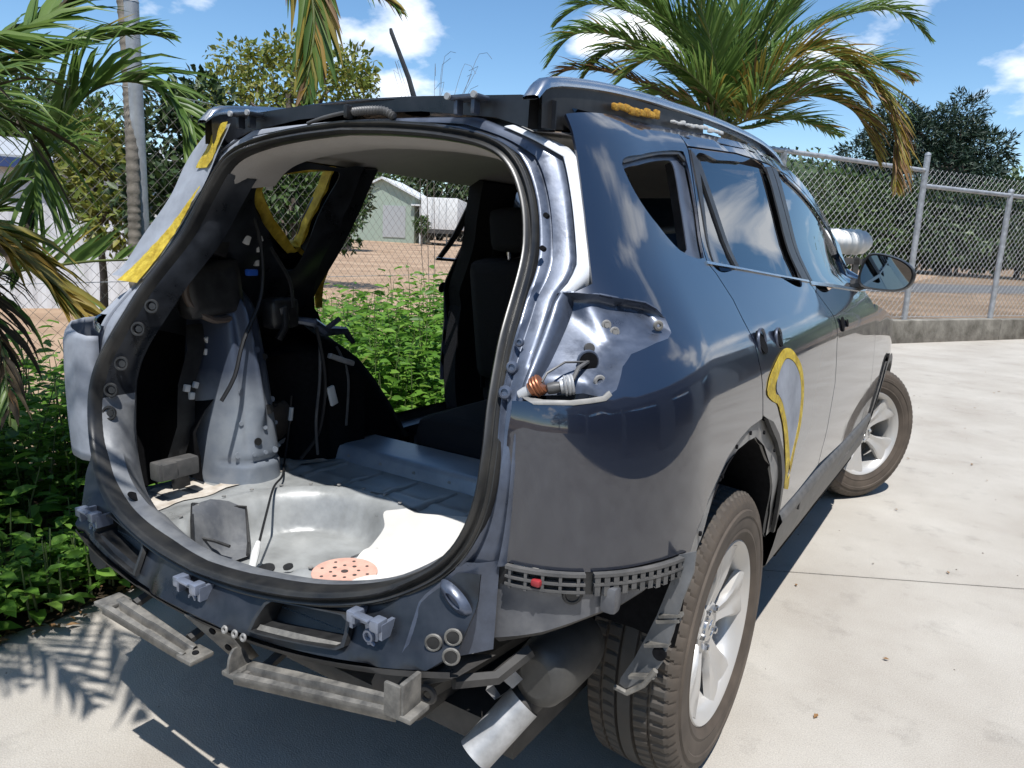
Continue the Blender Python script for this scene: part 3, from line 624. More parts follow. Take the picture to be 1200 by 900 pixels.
    MB().tube([(sg*0.80, 1.79, 1.165), (sg*0.84, 1.79, 1.18), (sg*0.89, 1.80, 1.20)], [0.03, 0.026, 0.03], n=10).build("mirror_arm", black_plastic, fd)

# --- left quarter, stripped
LWIN = [(-0.173, 1.466), (-0.098, 1.486), (0.0, 1.503), (0.075, 1.512), (0.072, 1.45), (0.045, 1.33), (0.050, 1.262), (0.02, 1.262), (-0.046, 1.308), (-0.10, 1.345), (-0.145, 1.39), (-0.180, 1.43)]
LDOOR = [(0.234, 0.807), (0.28, 0.86), (0.30, 0.93), (0.285, 1.02), (0.255, 1.12), (0.225, 1.24), (0.216, 1.33), (0.235, 1.42), (0.25, 1.51), (0.262, 1.56)]
left_q = [(edge(0.735), 0.735), (-0.63, 0.733), (-0.537, 0.737), (-0.45, 0.736)]+ARCH_OUT[:9]+LDOOR[1:]+[(0.27, 1.612)]+upper[2:]+Q_RECESS+rear_edge
lq = side_skin("quarter_panel", left_q, paint, car, holes=[LWIN], sg=-1, thick=0.006, step=0.034, label="left quarter panel in bare dark paint with a taped window opening")
# tape round the left window opening (inside face)
def ring_pts(pl, k):
    cx = sum(p[0] for p in pl)/len(pl); cz = sum(p[1] for p in pl)/len(pl); return [(cx+(y-cx)*k, cz+(z-cz)*k) for y, z in pl]
lw_in = LWIN
lw_out = [(y+dy, z+dz) for (y, z), (dy, dz) in zip(LWIN, [(-0.045, 0.012), (-0.01, 0.018), (0, 0.018), (0.012, 0.014), (0.012, 0), (0.012, 0), (0.014, -0.012), (-0.005, -0.025), (-0.03, -0.02), (-0.035, -0.018), (-0.04, -0.012), (-0.048, 0)])]
side_skin("masking_tape", lw_out, tape, lq, holes=[lw_in], sg=-1, off=lambda y, z: -0.034+0.003*math.sin(y*120+z*70), step=0.02, label="yellow masking tape folded round the left rear window opening")
b = MB().loft([[side_pt(p.x, p.y, -1, -0.036), side_pt(p.x, p.y, -1, 0.002)] for p in resample([(a, c_, 0) for a, c_ in LWIN+[LWIN[0]]], 0.02, False)])
b.build("tape_edge", tape, lq, smooth=60)
MB().loft([[Vector((-0.735, 0.045, 1.255)), Vector((-0.73, 0.06, 1.26))], [Vector((-0.742, 0.07, 1.225)), Vector((-0.735, 0.085, 1.235))], [Vector((-0.735, 0.095, 1.205)), Vector((-0.728, 0.10, 1.215))]]).build("tape_tail", tape, lq)
side_skin("door_jamb_tape", [(0.245, 1.44), (0.225, 1.34), (0.235, 1.24), (0.255, 1.14), (0.285, 1.06), (0.30, 1.0), (0.335, 1.0), (0.325, 1.06), (0.300, 1.14), (0.282, 1.22), (0.272, 1.30), (0.280, 1.40), (0.29, 1.44)], tape, lq, sg=-1, off=0.004, thick=0.003, step=0.02)

# primer covered D pillar and its tape on the left
def lp(x, z, o=0.006): return rear_pt(x, z, o)
def pill(t, z, o=0.012):
    """a point across the left pillar: t 0 at the weatherstrip, 1 at the quarter"""
    px_ = cr(z, [1.09, 1.19, 1.29, 1.38, 1.455, 1.56], [0.600, 0.582, 0.560, 0.528, 0.482, 0.425]); p = rear_pt(px_, z)
    yo = edge(z)+0.026; q = side_pt(yo, z, 1, 0.008); q.y = edge(z)-0.002; r = p.lerp(q, t); return Vector((-r.x, r.y-o, z))
MB().loft([[pill(t, z, 0.014+0.003*math.sin(z*30+t*5)) for t in (0.15, 0.4, 0.7, 1.0, 1.25, 1.5)] for z in np.linspace(1.150, 1.57, 22)]).build("primer_cover", primer, car, smooth=70, label="grey primer on the left rear pillar")
MB().loft([[pill(t, z, 0.020+0.002*math.sin(z*90+t*9)) for t in (0.25+0.05*mnoise.noise((z*60, 1, 0)), 0.5, 0.80+0.07*mnoise.noise((z*55, 7, 0)))] for z in np.linspace(1.455, 1.575, 26)]).build("masking_tape", tape, car, smooth=70, label="short yellow tape strip at the top of the left rear pillar")
MB().loft([[pill(0.16+(0.03+0.75*max(0, min(1, (1.41-z)/0.24)))*t, z, 0.019+0.004*abs(mnoise.noise((z*40, t*3, 0)))) for t in (0.04*mnoise.noise((z*50, 3, 0)), 0.25, 0.5, 0.75, 1.0+0.10*mnoise.noise((z*45, 9, 0)))] for z in np.linspace(1.140, 1.405, 44)]).build("masking_tape", tape, car, smooth=70, label="long yellow tape wedge down the left rear pillar")
# loose lower corner panel on the left
rows = []
for z, k in [(1.0, 0.0), (0.985, 0.6), (0.96, 0.9), (0.90, 1.0), (0.82, 1.0), (0.74, 0.93), (0.68, 0.80), (0.655, 0.74)]:
    rows.append([Vector((-x, y, z+0.018*(x-0.65)/0.2*(1 if z > 0.9 else 0))) for x, y in [(0.645, -0.690), (0.66, -0.715), (0.70, -0.715-0.012*k), (0.76, -0.700-0.022*k), (0.80, -0.685-0.022*k), (0.85, -0.655-0.02*k), (0.885, -0.60-0.01*k), (0.90, -0.50)]])
cp = MB().loft(rows).build("corner_panel", primer, car, smooth=60, label="loose grey primer corner panel at the left rear")
cp.modifiers.new("shell", 'SOLIDIFY').thickness = 0.004

# --- tail panel under the aperture
def low_z(x): return 0.500+0.17*x*x
APB = [(p.x, p.z) for p in apR if p.z < 0.722]
def tail_lift(x, z):
    d = 0.0
    for xc in (0.315, -0.315):
        r = max(abs(x-xc)/0.150, abs(z-(0.555+0.17*x*x-0.0))/0.050)
        d += 0.012*max(0, min(1, (1.25-r)/0.2))
    d += 0.010*math.exp(-((z-low_z(x)-0.012)/0.008)**2)*-1
    d += 0.006*math.sin(x*22)*math.exp(-((z-0.59-0.2*x*x)/0.02)**2)
    return rear_pt(x, z, -d)
bot = [(x, low_z(x)) for x in np.linspace(0.60, -0.50, 25)]
tail_ol = [(x, z) for x, z in APB]+[(0.648, 0.722), (0.652, 0.66), (0.645, 0.60)]+bot+[(-0.545, 0.592), (-0.585, 0.65), (-0.600, 0.715)]+[(-x, z) for x, z in APB[::-1]][:-1]
VENT = [(0.205, 0.532), (0.215, 0.572), (0.225, 0.580), (0.395, 0.598), (0.410, 0.592), (0.418, 0.556), (0.405, 0.548), (0.225, 0.526)]
tail = skin("tail_panel", tail_ol, tail_lift, dark_paint, car, holes=[VENT, [(-x, z) for x, z in VENT]], step=0.022, thick=0.004, face=(0, -1, 0))
for sg in (1, -1):
    vp = [Vector((sg*p.x, 0, p.y)) for p in resample([(a, b, 0) for a, b in VENT], 0.02, True, True)]
    ctr = Vector((sg*0.313, 0, 0.562))
    rows = [[rear_pt(ctr.x+(p.x-ctr.x)*k, ctr.z+(p.z-ctr.z)*k, o) for p in vp] for k, o in [(1.10, -0.006), (1.08, 0.004), (1.0, 0.004), (0.97, -0.006), (0.95, -0.05)]]
    fr = MB().loft(rows, closed=True).build("vent_frame", black_plastic, tail, smooth=50)
    rows = [[rear_pt(sg*x, 0.527+0.10*(x-0.2)+dz, o) for x in (0.21, 0.26, 0.31, 0.36, 0.412)] for dz, o in [(-0.002, -0.004), (0.000, -0.007), (0.005, -0.010)]]
    MB().loft(rows).build("vent_ledge", beige_plastic if sg > 0 else black_plastic, tail)
    MB().add([rear_pt(sg*x, z, -0.05) for x, z in [(0.19, 0.51), (0.43, 0.53), (0.43, 0.61), (0.19, 0.60)]], [(0, 1, 2, 3)]).build("vent_flap", black_plastic, tail)
# under-lip behind the lower edge
rows = [[rear_pt(x, low_z(x), 0.004), rear_pt(x, low_z(x)-0.012, -0.004), rear_pt(x, low_z(x)-0.02, -0.03), rear_pt(x, low_z(x)-0.035, -0.16)] for x in np.linspace(-0.51, 0.645, 38)]
MB().loft(rows).build("rear_lip", undermat, tail, smooth=60)
# three metal bumper clips on the panel
def clip_bracket(x, z, lab):
    P = rear_pt(x, z, 0.0); b = MB(); up = Vector((0, 0, 1))
    for dx, dz, w, h in [(-0.028, 0, 0.022, 0.040), (0.028, 0, 0.022, 0.040), (0, 0.017, 0.04, 0.010), (0, -0.016, 0.04, 0.012)]:
        b.box(P+Vector((dx, -0.022-dz*0.6, dz*0.55+0.012)), (w, 0.026 if abs(dx) > 0 else 0.018, h*0.55), bev=0.003)
    b.box(P+Vector((-0.036, -0.005, 0.0)), (0.008, 0.04, 0.03)); b.box(P+Vector((0.036, -0.005, 0.0)), (0.008, 0.04, 0.03))
    b.box(P+Vector((0, -0.004, -0.03)), (0.034, 0.012, 0.05), bev=0.004)
    b.ring(P+Vector((-0.004, -0.012, -0.026)), (0, -1, 0), 0.010, 0.004); b.ring(P+Vector((0.004, -0.012, -0.046)), (0, -1, 0), 0.009, 0.004)
    b.build("bumper_clip", clip_paint, tail, smooth=40)
clip_bracket(0.015, 0.556, ""); clip_bracket(0.468, 0.605, ""); clip_bracket(-0.445, 0.585, "")
b = MB()
for x in (0.135, 0.165, 0.19): b.ring(rear_pt(x, 0.505+0.02*x, 0.006), (0, -1, 0.2), 0.006, 0.003)
b.build("stud", dusty_grey, tail)
# sealed holes and boss on the right hand corner
b = MB()
for x, z, r in [(0.600, 0.606, 0.013), (0.633, 0.622, 0.013), (0.640, 0.594, 0.013)]:
    b.ring(rear_pt(x, z, 0.009), (0.25, -1, 0), r, 0.003, n=18, sx=1.2)
b.build("sealed_hole_rim", beige_plastic, tail)
b = MB()
for x, z, r in [(0.600, 0.606, 0.012), (0.633, 0.622, 0.012), (0.640, 0.594, 0.012)]: b.disc(rear_pt(x, z, 0.006), (0.25, -1, 0), r, h=0.005)
b.build("sealed_hole", black_plastic, tail)
b = MB(); c0 = rear_pt(0.612, 0.676, 0.0); rows = []
for k, o in [(1, 0.0), (0.8, 0.012), (0.45, 0.016), (0.42, 0.010), (0.05, 0.008)]:
    rows.append([c0+Vector((0.036*k*math.cos(t)+0.006*(1-k), -o, 0.020*k*math.sin(t)-0.018*k*math.cos(t))) for t in np.linspace(0, 2*PI, 20, endpoint=False)])
b.loft(rows, closed=True).build("corner_boss", bare_paint, tail, smooth=60)
for sg in (1, -1):
    if sg < 0: continue          # the left hand corner has been cut away
    # painted corner pieces outboard of the tail panel
    rows = []
    for z in np.linspace(0.50+0.17*0.36-0.0, 0.735, 14):
        p0 = rear_pt(sg*0.545, z, 0.004) if z < 0.66 else rear_pt(sg*min(0.60, 0.545+(z-0.66)*0.9), z, 0.004)
        p1 = Vector((sg*(edge_x(z)+0.004), edge(z)-0.002, z))
        rows.append([p0, p0.lerp(p1, 0.3)+Vector((0, -0.006, 0)), p0.lerp(p1, 0.62)+Vector((0, -0.012, 0)), p0.lerp(p1, 0.86)+Vector((0, -0.006, 0)), p1])
    MB().loft(rows).build("corner_panel" if sg > 0 else "inner_corner_panel", bare_paint if sg > 0 else primer, car, smooth=70)
    ext = [(edge(0.72), 0.722), (-0.63, 0.722), (-0.537, 0.724), (-0.455, 0.724), (-0.45, 0.715), (-0.50, 0.70), (-0.535, 0.682), (-0.575, 0.664), (-0.62, 0.648), (-0.65, 0.630), (-0.672, 0.612), (edge(0.58), 0.58)]
    if sg < 0: continue
    lo = side_skin("lower_quarter_panel", ext, lower_m, car, sg=sg, off=-0.006, thick=0.005, step=0.02)
    if sg > 0:
        b = MB(); b.ring(side_pt(-0.647, 0.690, 1, 0.0), (0.6, -0.8, 0), 0.015, 0.004, n=18); b.disc(side_pt(-0.647, 0.690, 1, -0.002), (0.6, -0.8, 0), 0.014, h=0.003)
        b.ring(side_pt(-0.51, 0.712, 1, -0.004), (1, -0.5, 0), 0.010, 0.005, n=14); b.disc(side_pt(-0.51, 0.712, 1, -0.005), (1, -0.5, 0), 0.009, h=0.003)
        b.build("plug", black_plastic, lo)
        b = MB(); p = side_pt(-0.60, 0.683, 1, 0.004); b.box(p, (0.03, 0.03, 0.05), bev=0.008); b.build("stiffener", lower_m, lo)
        rows = [[side_pt(y, z, 1, -0.006), side_pt(y, z-0.008, 1, -0.012), side_pt(y, z-0.006, 1, -0.05), Vector((0.46, max(y, -0.70), min(z-0.02, 0.545)))] for y, z in ext[5:]]
        MB().loft(rows).build("under_flange", undermat, lo, smooth=60)
# black bumper retainer: a ladder of rails and teeth along the quarter's lower edge
def on_low(w, z, o): return side_pt(from_w(w, z), z, 1, o)
w0 = to_w(-0.6885, 0.72)[0]; w1 = to_w(-0.435, 0.72)[0]
ret = MB()
for z0, h in [(0.728, 0.006), (0.712, 0.004), (0.698, 0.004)]:
    for a0, a1 in ((0.0, 0.40), (0.44, 1.0)):
        if z0 < 0.70 and a0 > 0.3: continue
        ret.loft([[on_low(w0+(w1-w0)*t, z, o) for z, o in [(z0, 0.002), (z0, 0.014), (z0+h, 0.014), (z0+h, 0.002)]] for t in np.linspace(a0, a1, 10)], closed=True)
t = 0.02
while t < 1.0:
    if not 0.40 < t < 0.44:
        wv = w0+(w1-w0)*t; k = 0.004 if t < 0.44 else 0.007; zb = 0.694 if t < 0.44 else 0.700-random.uniform(0, .008)
        ret.loft([[on_low(wv, z, o), on_low(wv+k, z, o)] for z, o in [(zb, 0.003), (zb, 0.013), (0.733, 0.013), (0.733, 0.003), (zb, 0.003)]])
    t += 0.085 if t < 0.44 else 0.045
ret_o = ret.build("bumper_retainer", grey_plastic, car, smooth=0, label="ladder-like bumper retainer strip under the right quarter panel")
side_skin("retainer_shadow_gap", [(edge(0.733), 0.733), (-0.60, 0.733), (-0.445, 0.735), (-0.44, 0.70), (-0.50, 0.69), (-0.56, 0.690), (-0.62, 0.690), (edge(0.69), 0.69)], black_plastic, ret_o, off=-0.001, step=0.03)
MB().box(on_low(w0+(w1-w0)*0.17, 0.713, 0.012), (0.018, 0.016, 0.012), bev=0.004).build("red_clip", mat("red_plastic", (0.30, 0.025, 0.03), rough=0.5), ret_o)

# --- rear wheel arches: bare flange, liner
ARCH_IN = [(-0.405, 0.66), (-0.37, 0.725), (-0.322, 0.770), (-0.262, 0.812), (-0.19, 0.848), (-0.121, 0.866), (-0.05, 0.872), (0.02, 0.866), (0.10, 0.828), (0.17, 0.762), (0.215, 0.690), (0.26, 0.60), (0.29, 0.52)]
for sg in (1, -1):
    ao = [(-0.437, 0.66)]+ARCH_OUT[:-1]+[(0.345, 0.52)]
    fl = side_skin("arch_flange", ao+ARCH_IN[::-1], dusty_grey, car, sg=sg, off=lambda y, z: -0.010+0.004*math.sin(math.atan2(z-0.38, y+0.05)*9), thick=0.006, step=0.018)
    b = MB()
    for y, z in [(-0.375, 0.752), (-0.25, 0.838), (-0.155, 0.880), (-0.05, 0.890), (0.07, 0.868), (0.18, 0.80)]: b.disc(side_pt(y, z, sg, -0.004), (sg, 0, 0.1), 0.005, n=10, h=0.004)
    b.build("screw_hole", felt, fl)
    rows = [[side_pt(y, z, sg, -0.008), side_pt(y+0.0, z+0.0, sg, -0.03), Vector((sg*0.80, y, z+0.015)), Vector((sg*0.66, y, z+0.015))] for y, z in [(-0.385, 0.50), (-0.390, 0.58)]+ARCH_IN]
    MB().loft(rows).build("wheel_well", felt, car, smooth=60)
    # black guard strip at the front edge of the arch
    side_skin("arch_edge_strip", [(0.075, 0.902), (0.133, 0.884), (0.20, 0.84), (0.25, 0.788), (0.295, 0.715), (0.322, 0.62), (0.335, 0.53), (0.318, 0.53), (0.30, 0.62), (0.272, 0.70), (0.23, 0.775), (0.18, 0.825), (0.12, 0.868)], black_plastic, fl, sg=sg, off=0.004, thick=0.01, step=0.02)
# torn liner strip hanging behind the right rear tyre
Yl = -0.462
lin = [(0.938, 0.752), (0.905, 0.735), (0.895, 0.68), (0.872, 0.60), (0.852, 0.545), (0.828, 0.485), (0.802, 0.432), (0.800, 0.418), (0.815, 0.414), (0.845, 0.440), (0.872, 0.470), (0.893, 0.512), (0.910, 0.580), (0.922, 0.65), (0.938, 0.71)]
ln = skin("liner_strip", lin, lambda x, z: Vector((x, Yl+0.05*(z-0.42)-0.02*math.sin((x-0.86)*20), z)), mat("dusty_liner", (0.15, 0.155, 0.16), rough=0.6, var=0.25, vscale=14, c2=(0.2, 0.2, 0.2)), car, step=0.02, thick=0.005, face=(0, -1, 0), label="torn wheel-arch liner strip hanging behind the rear tyre")
b = MB()
for z in (0.47, 0.545, 0.60, 0.612):
    xa = 0.83+(z-0.47)*0.34; xb = 0.885+(z-0.47)*0.28; b.box(((xa+xb)/2, Yl+0.05*(z-0.42)-0.010, z), (xb-xa, 0.016, 0.006), Matrix.Rotation(-0.35, 3, 'Y'))
b.tube([(0.803, Yl-0.012, 0.428), (0.83, Yl-0.012, 0.425), (0.862, Yl-0.012, 0.455), (0.885, Yl-0.012, 0.495)], 0.006, n=6)
b.build("liner_rib", beige_plastic, ln)
MB().disc((0.888, Yl-0.004, 0.53), (0, -1, 0), 0.014, h=0.006).disc((0.915, Yl+0.004, 0.675), (0, -1, 0), 0.013, h=0.006).build("liner_hole", felt, ln)

# --- wheels
def make_wheel(x, y, rz=0.0, parent=None):
    R = 0.362; prof = []
    # profile from inner bead over the tread to the outer bead; (axial, radius, tread flag)
    def pr(a, r, f=0): prof.append((a, r, f))
    pr(-0.075, 0.222); pr(-0.088, 0.240); pr(-0.102, 0.285); pr(-0.099, 0.325); pr(-0.090, 0.347)
    for k in range(5):
        a0 = -0.084+k*0.0373; pr(a0, R-0.010*abs(a0+0.0)/0.1*0.9, 1); pr(a0+0.029, R-0.010*abs(a0+0.029)/0.1*0.9, 1)
        if k < 4: pr(a0+0.0302, R-0.013, 2); pr(a0+0.0360, R-0.013, 2)
    pr(0.102, 0.346, 3); pr(0.110, 0.334, 3); pr(0.1125, 0.328); pr(0.1135, 0.312); pr(0.1185, 0.309); pr(0.1190, 0.296); pr(0.1165, 0.293); pr(0.1175, 0.270); pr(0.1150, 0.262); pr(0.1165, 0.255); pr(0.108, 0.238); pr(0.101, 0.226); pr(0.085, 0.222)
    n = 360; P = len(prof); rows = []
    for a, r, f in prof:
        row = []
        for j in range(n):
            rr = r
            if f in (1, 3):
                sh = a*95 if abs(a) < 0.055 else abs(a)*30
                ph = (j+sh) % 5
                if ph < 1.0 and not (abs(a) < 0.02): rr -= 0.009 if f == 1 else 0.005
            t = 2*PI*j/n; row.append(Vector((a, rr*math.sin(t), rr*math.cos(t))))
        rows.append(row)
    w = MB()
    # rim barrel and lip
    w.lathe([(-0.085, 0.222), (-0.08, 0.205), (-0.02, 0.195), (0.06, 0.200), (0.088, 0.208), (0.094, 0.216), (0.103, 0.222), (0.107, 0.229), (0.103, 0.234), (0.095, 0.232)], n=72)
    # spokes: five broad arms with a ridge along the middle, dished in towards the hub
    for k in range(5):
        A = 2*PI*k/5+0.20; rows_s = []
        for rr, hw, ax, th in [(0.045, 0.026, 0.066, 0.03), (0.075, 0.024, 0.074, 0.03), (0.105, 0.029, 0.082, 0.028), (0.140, 0.041, 0.088, 0.026), (0.175, 0.056, 0.091, 0.024), (0.200, 0.066, 0.093, 0.022), (0.214, 0.071, 0.095, 0.02)]:
            sec = []
            for u, da in [(-1, -th), (-1, -0.006), (-0.82, 0.0), (-0.25, -0.004), (0.0, -0.007), (0.25, -0.004), (0.82, 0.0), (1, -0.006), (1, -th)]:
                tt = u*hw; r2 = math.sqrt(max(rr*rr-(tt*0.9)**2, 1e-5)) if rr > 0.12 else rr
                sec.append(Vector((ax+da, r2*math.sin(A)+tt*math.cos(A), r2*math.cos(A)-tt*math.sin(A))))
            rows_s.append(sec)
        w.loft(rows_s)
    w.lathe([(0.045, 0.066), (0.068, 0.064), (0.072, 0.058), (0.070, 0.040), (0.066, 0.036)], n=40)
    wo = w.build("wheel", rim_m, parent, smooth=40); wo.location = (x, y, R); wo.rotation_euler = (0, 0, rz)
    ty = MB().loft(rows, closed=True).build("tyre", tyre_m, wo, smooth=22)
    MB().lathe([(0.060, 0.037), (0.074, 0.034), (0.0775, 0.026), (0.0785, 0.0)], n=32).ring((0.078, 0, 0), (1, 0, 0), 0.020, 0.0016, n=28, sx=1.0).ring((0.0785, 0, 0.004), (1, 0, 0), 0.012, 0.0014, n=24, sx=0.62).build("hub_cap", chrome, wo, smooth=40)
    for k in range(5):
        t = 2*PI*k/5+0.20; c = Vector((0.060, 0.052*math.sin(t+PI/5), 0.052*math.cos(t+PI/5)))
        MB().lathe([(0.06, 0.011), (0.078, 0.010), (0.081, 0.007), (0.081, 0)], n=6, c=(0, c.y, c.z)).build("lug_nut", chrome, wo, smooth=20)
    MB().lathe([(-0.02, 0.04), (0.025, 0.05), (0.026, 0.145), (0.012, 0.148), (0.010, 0.05)], n=40).lathe([(-0.05, 0.19), (-0.05, 0.02)], n=40).build("brake_disc", undermat, wo)
    return wo
wheel = make_wheel(0.772, 0.0, 0.0, car)
st = math.radians(-33)
for x, y, rz in [(-0.772, 0.0, PI), (0.765, 2.62, st), (-0.765, 2.62, PI+st)]:
    w_ = copy_tree(wheel, car); w_.location = (x, y, 0.362); w_.rotation_euler = (0, 0, rz)
    if rz == st: w_.rotation_euler = (math.radians(-38), 0, st)

# --- underneath
MB().box((0, 1.2, 0.30), (1.30, 3.6, 0.06)).box((0, -0.36, 0.345), (0.95, 0.66, 0.04), bev=0.015).box((0, 3.1, 0.5), (1.3, 0.8, 0.5), bev=0.1).build("floor_pan", undermat, car)
b = MB()
for sg in (1, -1): b.tube([(sg*0.50, -0.80, 0.47), (sg*0.50, -0.5, 0.44), (sg*0.48, 0.1, 0.36)], 0.05, n=8)
b.build("frame_rail", undermat, car); b = MB(); b.tube([(-0.70, 0.0, 0.34), (0.70, 0.0, 0.34)], 0.045, n=10); b.build("rear_axle", undermat, car); b = MB()
b.tube([(0.66, 0.05, 0.36), (0.5, 0.4, 0.30), (0.4, 0.6, 0.32)], 0.035, n=8); b.tube([(-0.66, 0.05, 0.36), (-0.5, 0.4, 0.30)], 0.035, n=8)
b.build("suspension_arm", undermat, car)
# muffler with end cap, tail pipe tip
rows = []
for y, k in [(-0.62, 0.55), (-0.615, 0.80), (-0.60, 0.93), (-0.56, 1.0), (-0.47, 1.0), (-0.44, 0.93), (-0.43, 0.7)]:
    rows.append([Vector((0.702+0.062*k*math.cos(t), y, 0.480+0.072*k*math.sin(t))) for t in np.linspace(0, 2*PI, 28, endpoint=False)])
mf = MB().loft(rows, closed=True).add([rows[0][i] for i in range(28)], [tuple(range(28))]).build("muffler", shield_m, car, smooth=50)
def pipe(a, b_, r, nm, m, par, thick=0.002):
    a, b_ = Vector(a), Vector(b_); d = (b_-a).normalized(); u = d.orthogonal().normalized(); v = d.cross(u); rows = []
    for p, rr in [(a, r), (b_, r), (b_, r-thick), (a, r-thick)]: rows.append([p+rr*(math.cos(t)*u+math.sin(t)*v) for t in np.linspace(0, 2*PI, 28, endpoint=False)])
    return MB().loft(rows, closed=True).build(nm, m, par, smooth=40)
tip = pipe((0.668, -0.60, 0.408), (0.613, -0.685, 0.316), 0.037, "exhaust_tip", steel, car)
pipe((0.69, -0.52, 0.44), (0.655, -0.61, 0.392), 0.034, "tail_pipe", undermat, tip)
MB().loft([[Vector((x, y, z)) for x, y, z in [(0.625, -0.66, 0.47), (0.66, -0.64, 0.50), (0.675, -0.62, 0.47), (0.64, -0.64, 0.43)]], [Vector((x, y, z)) for x, y, z in [(0.63, -0.68, 0.46), (0.655, -0.665, 0.485), (0.668, -0.645, 0.46), (0.638, -0.66, 0.432)]]], closed=True).build("exhaust_hanger", steel, mf)
MB().ring((0.585, -0.80, 0.497), (0.2, -1, 0), 0.014, 0.006, n=16).tube([(0.57, -0.79, 0.515), (0.62, -0.77, 0.535)], 0.010, n=6).tube([(0.62, -0.77, 0.52), (0.665, -0.70, 0.51), (0.70, -0.64, 0.55)], 0.014, n=6).build("tow_eye", undermat, car)
# diagonal stay below the panel
sy = MB(); A = Vector((0.055, -0.885, 0.505)); B_ = Vector((0.105, -0.83, 0.405)); u = Vector((0.040, 0.006, 0.006))
rows = []
for t in np.linspace(0, 1, 8):
    p = A.lerp(B_, t); k = 1.25-0.55*t; rows.append([p-u*k+Vector((0, 0.02, 0)), p-u*k, p-u*k*0.35+Vector((0, 0.006, 0)), p+u*k*0.35+Vector((0, 0.006, 0)), p+u*k, p+u*k+Vector((0, 0.02, 0))])
so_ = sy.loft(rows).build("stay_bracket", beige_plastic, car, smooth=40)
so_.modifiers.new("shell", 'SOLIDIFY').thickness = 0.003
MB().disc(A.lerp(B_, 0.3)+Vector((0, -0.002, 0)), (0.2, -1, -0.3), 0.008, h=0.003).disc(A.lerp(B_, 0.7)+Vector((0, -0.002, 0)), (0.2, -1, -0.3), 0.008, h=0.003).build("bracket_hole", felt, so_)
# two bumper beam remnants hanging low
def hanger(P0, P1, wid, label, cap0, cap1, drop):
    P0, P1 = Vector(P0), Vector(P1); d = P1-P0; L = d.length; d.normalize(); s = Vector((0, 0, 1)).cross(d).normalized(); up = d.cross(s)
    if up.z < 0: up = -up
    if s.y < 0: s = -s          # s: towards the car's front
    rows = []
    for i in range(15):
        t = i/14; p = P0+d*L*t; k = 1-0.30*t; g = 0.016 if 0.06 < t < 0.94 else 0.004
        rows.append([p-s*wid*0.5*k-up*0.012, p-s*wid*0.49*k+up*0.006, p-s*wid*0.30*k+up*0.008, p-s*wid*0.25*k+up*(0.008-g), p-s*wid*(0.02-0.06*(t > 0.45))*k+up*(0.008-g), p+s*wid*(0.03+0.06*(t > 0.45))*k+up*0.010, p+s*wid*0.30*k+up*0.012, p+s*wid*0.36*k+up*0.004, p+s*wid*0.48*k+up*0.003, p+s*wid*0.5*k-up*0.010])
    o = MB().loft(rows).build("bumper_bracket", beige_plastic, car, smooth=25, label=label)
    md = o.modifiers.new("shell", 'SOLIDIFY'); md.thickness = 0.002
    b = MB(); b.box(P1+d*0.012, (0.05, 0.055, 0.010), Matrix.Rotation(math.atan2(d.y, d.x), 3, 'Z'), bev=0.003); b.box(P0-d*0.012, (0.05, 0.06, 0.010), Matrix.Rotation(math.atan2(d.y, d.x), 3, 'Z'), bev=0.003)
    if cap1: b.box(P1+d*0.020+up*0.028, (0.010, 0.05, 0.065), Matrix.Rotation(math.atan2(d.y, d.x), 3, 'Z'), bev=0.003).box(P1+d*0.002-s*0.024+up*0.028, (0.035, 0.008, 0.062), Matrix.Rotation(math.atan2(d.y, d.x), 3, 'Z'), bev=0.003)
    if cap0:
        rows = [[P0-d*0.02+s*(0.026*math.cos(t)-0.004)+up*(0.048*max(0, math.sin(t)))+d*dd for t in np.linspace(0, PI, 10)] for dd in (0, 0.006)]
        b.loft(rows); b.add(rows[1], [tuple(range(10))])
    b.build("end_tab", beige_plastic, o, smooth=40)
    MB().disc(P1+d*0.014+up*0.006, up, 0.007, h=0.002).build("bracket_hole", felt, o)
    b = MB()
    for q in drop: b.tube(q, 0.012, n=6)
    b.build("hanger_arm", undermat, o)
hanger((-0.235, -0.905, 0.452), (0.045, -0.905, 0.432), 0.062, "left bumper bracket hanging low under the tail panel", False, False, [[(-0.20, -0.88, 0.452), (-0.20, -0.82, 0.47), (-0.20, -0.78, 0.51)], [(0.0, -0.88, 0.435), (0.0, -0.82, 0.45), (0.0, -0.76, 0.49)]])
hanger((0.195, -0.885, 0.438), (0.585, -0.865, 0.505), 0.066, "right bumper bracket with an upturned end hanging under the tail panel", True, True, [[(0.22, -0.86, 0.44), (0.22, -0.80, 0.46), (0.22, -0.74, 0.49)], [(0.54, -0.83, 0.495), (0.54, -0.78, 0.51), (0.54, -0.70, 0.53)]])

# --- trunk floor with the spare wheel well
WC, WA, WB_ = (-0.185, -0.435), 0.245, 0.255
def sstep(t): t = max(0.0, min(1.0, t)); return t*t*(3-2*t)
def floor_z(x, y):
    z = 0.500
    yr = rear_y(x, 0.58)+0.05
    z += 0.05*sstep((yr+0.07-y)/0.07)
    r = math.hypot((x-WC[0])/WA, (y-WC[1])/WB_)
    z -= 0.105*sstep((1.12-r)/0.26)
    z += 0.016*math.exp(-((r-1.22)/0.09)**2)*(1 if y > -0.62 else 0.3)
    th = math.atan2(y-WC[1], x-WC[0]); z += 0.005*math.sin(th*40)*math.exp(-((r-0.98)/0.07)**2)*(1 if y > WC[1] else 0.2)
    z += 0.006*math.exp(-((x-0.02*math.sin(y*9)+0.55)/0.02)**2)+0.006*math.exp(-((y+0.06)/0.02)**2)
    if x > 0.10: z += 0.006*math.exp(-((x-0.42)/0.02)**2)
    return z
rows = []
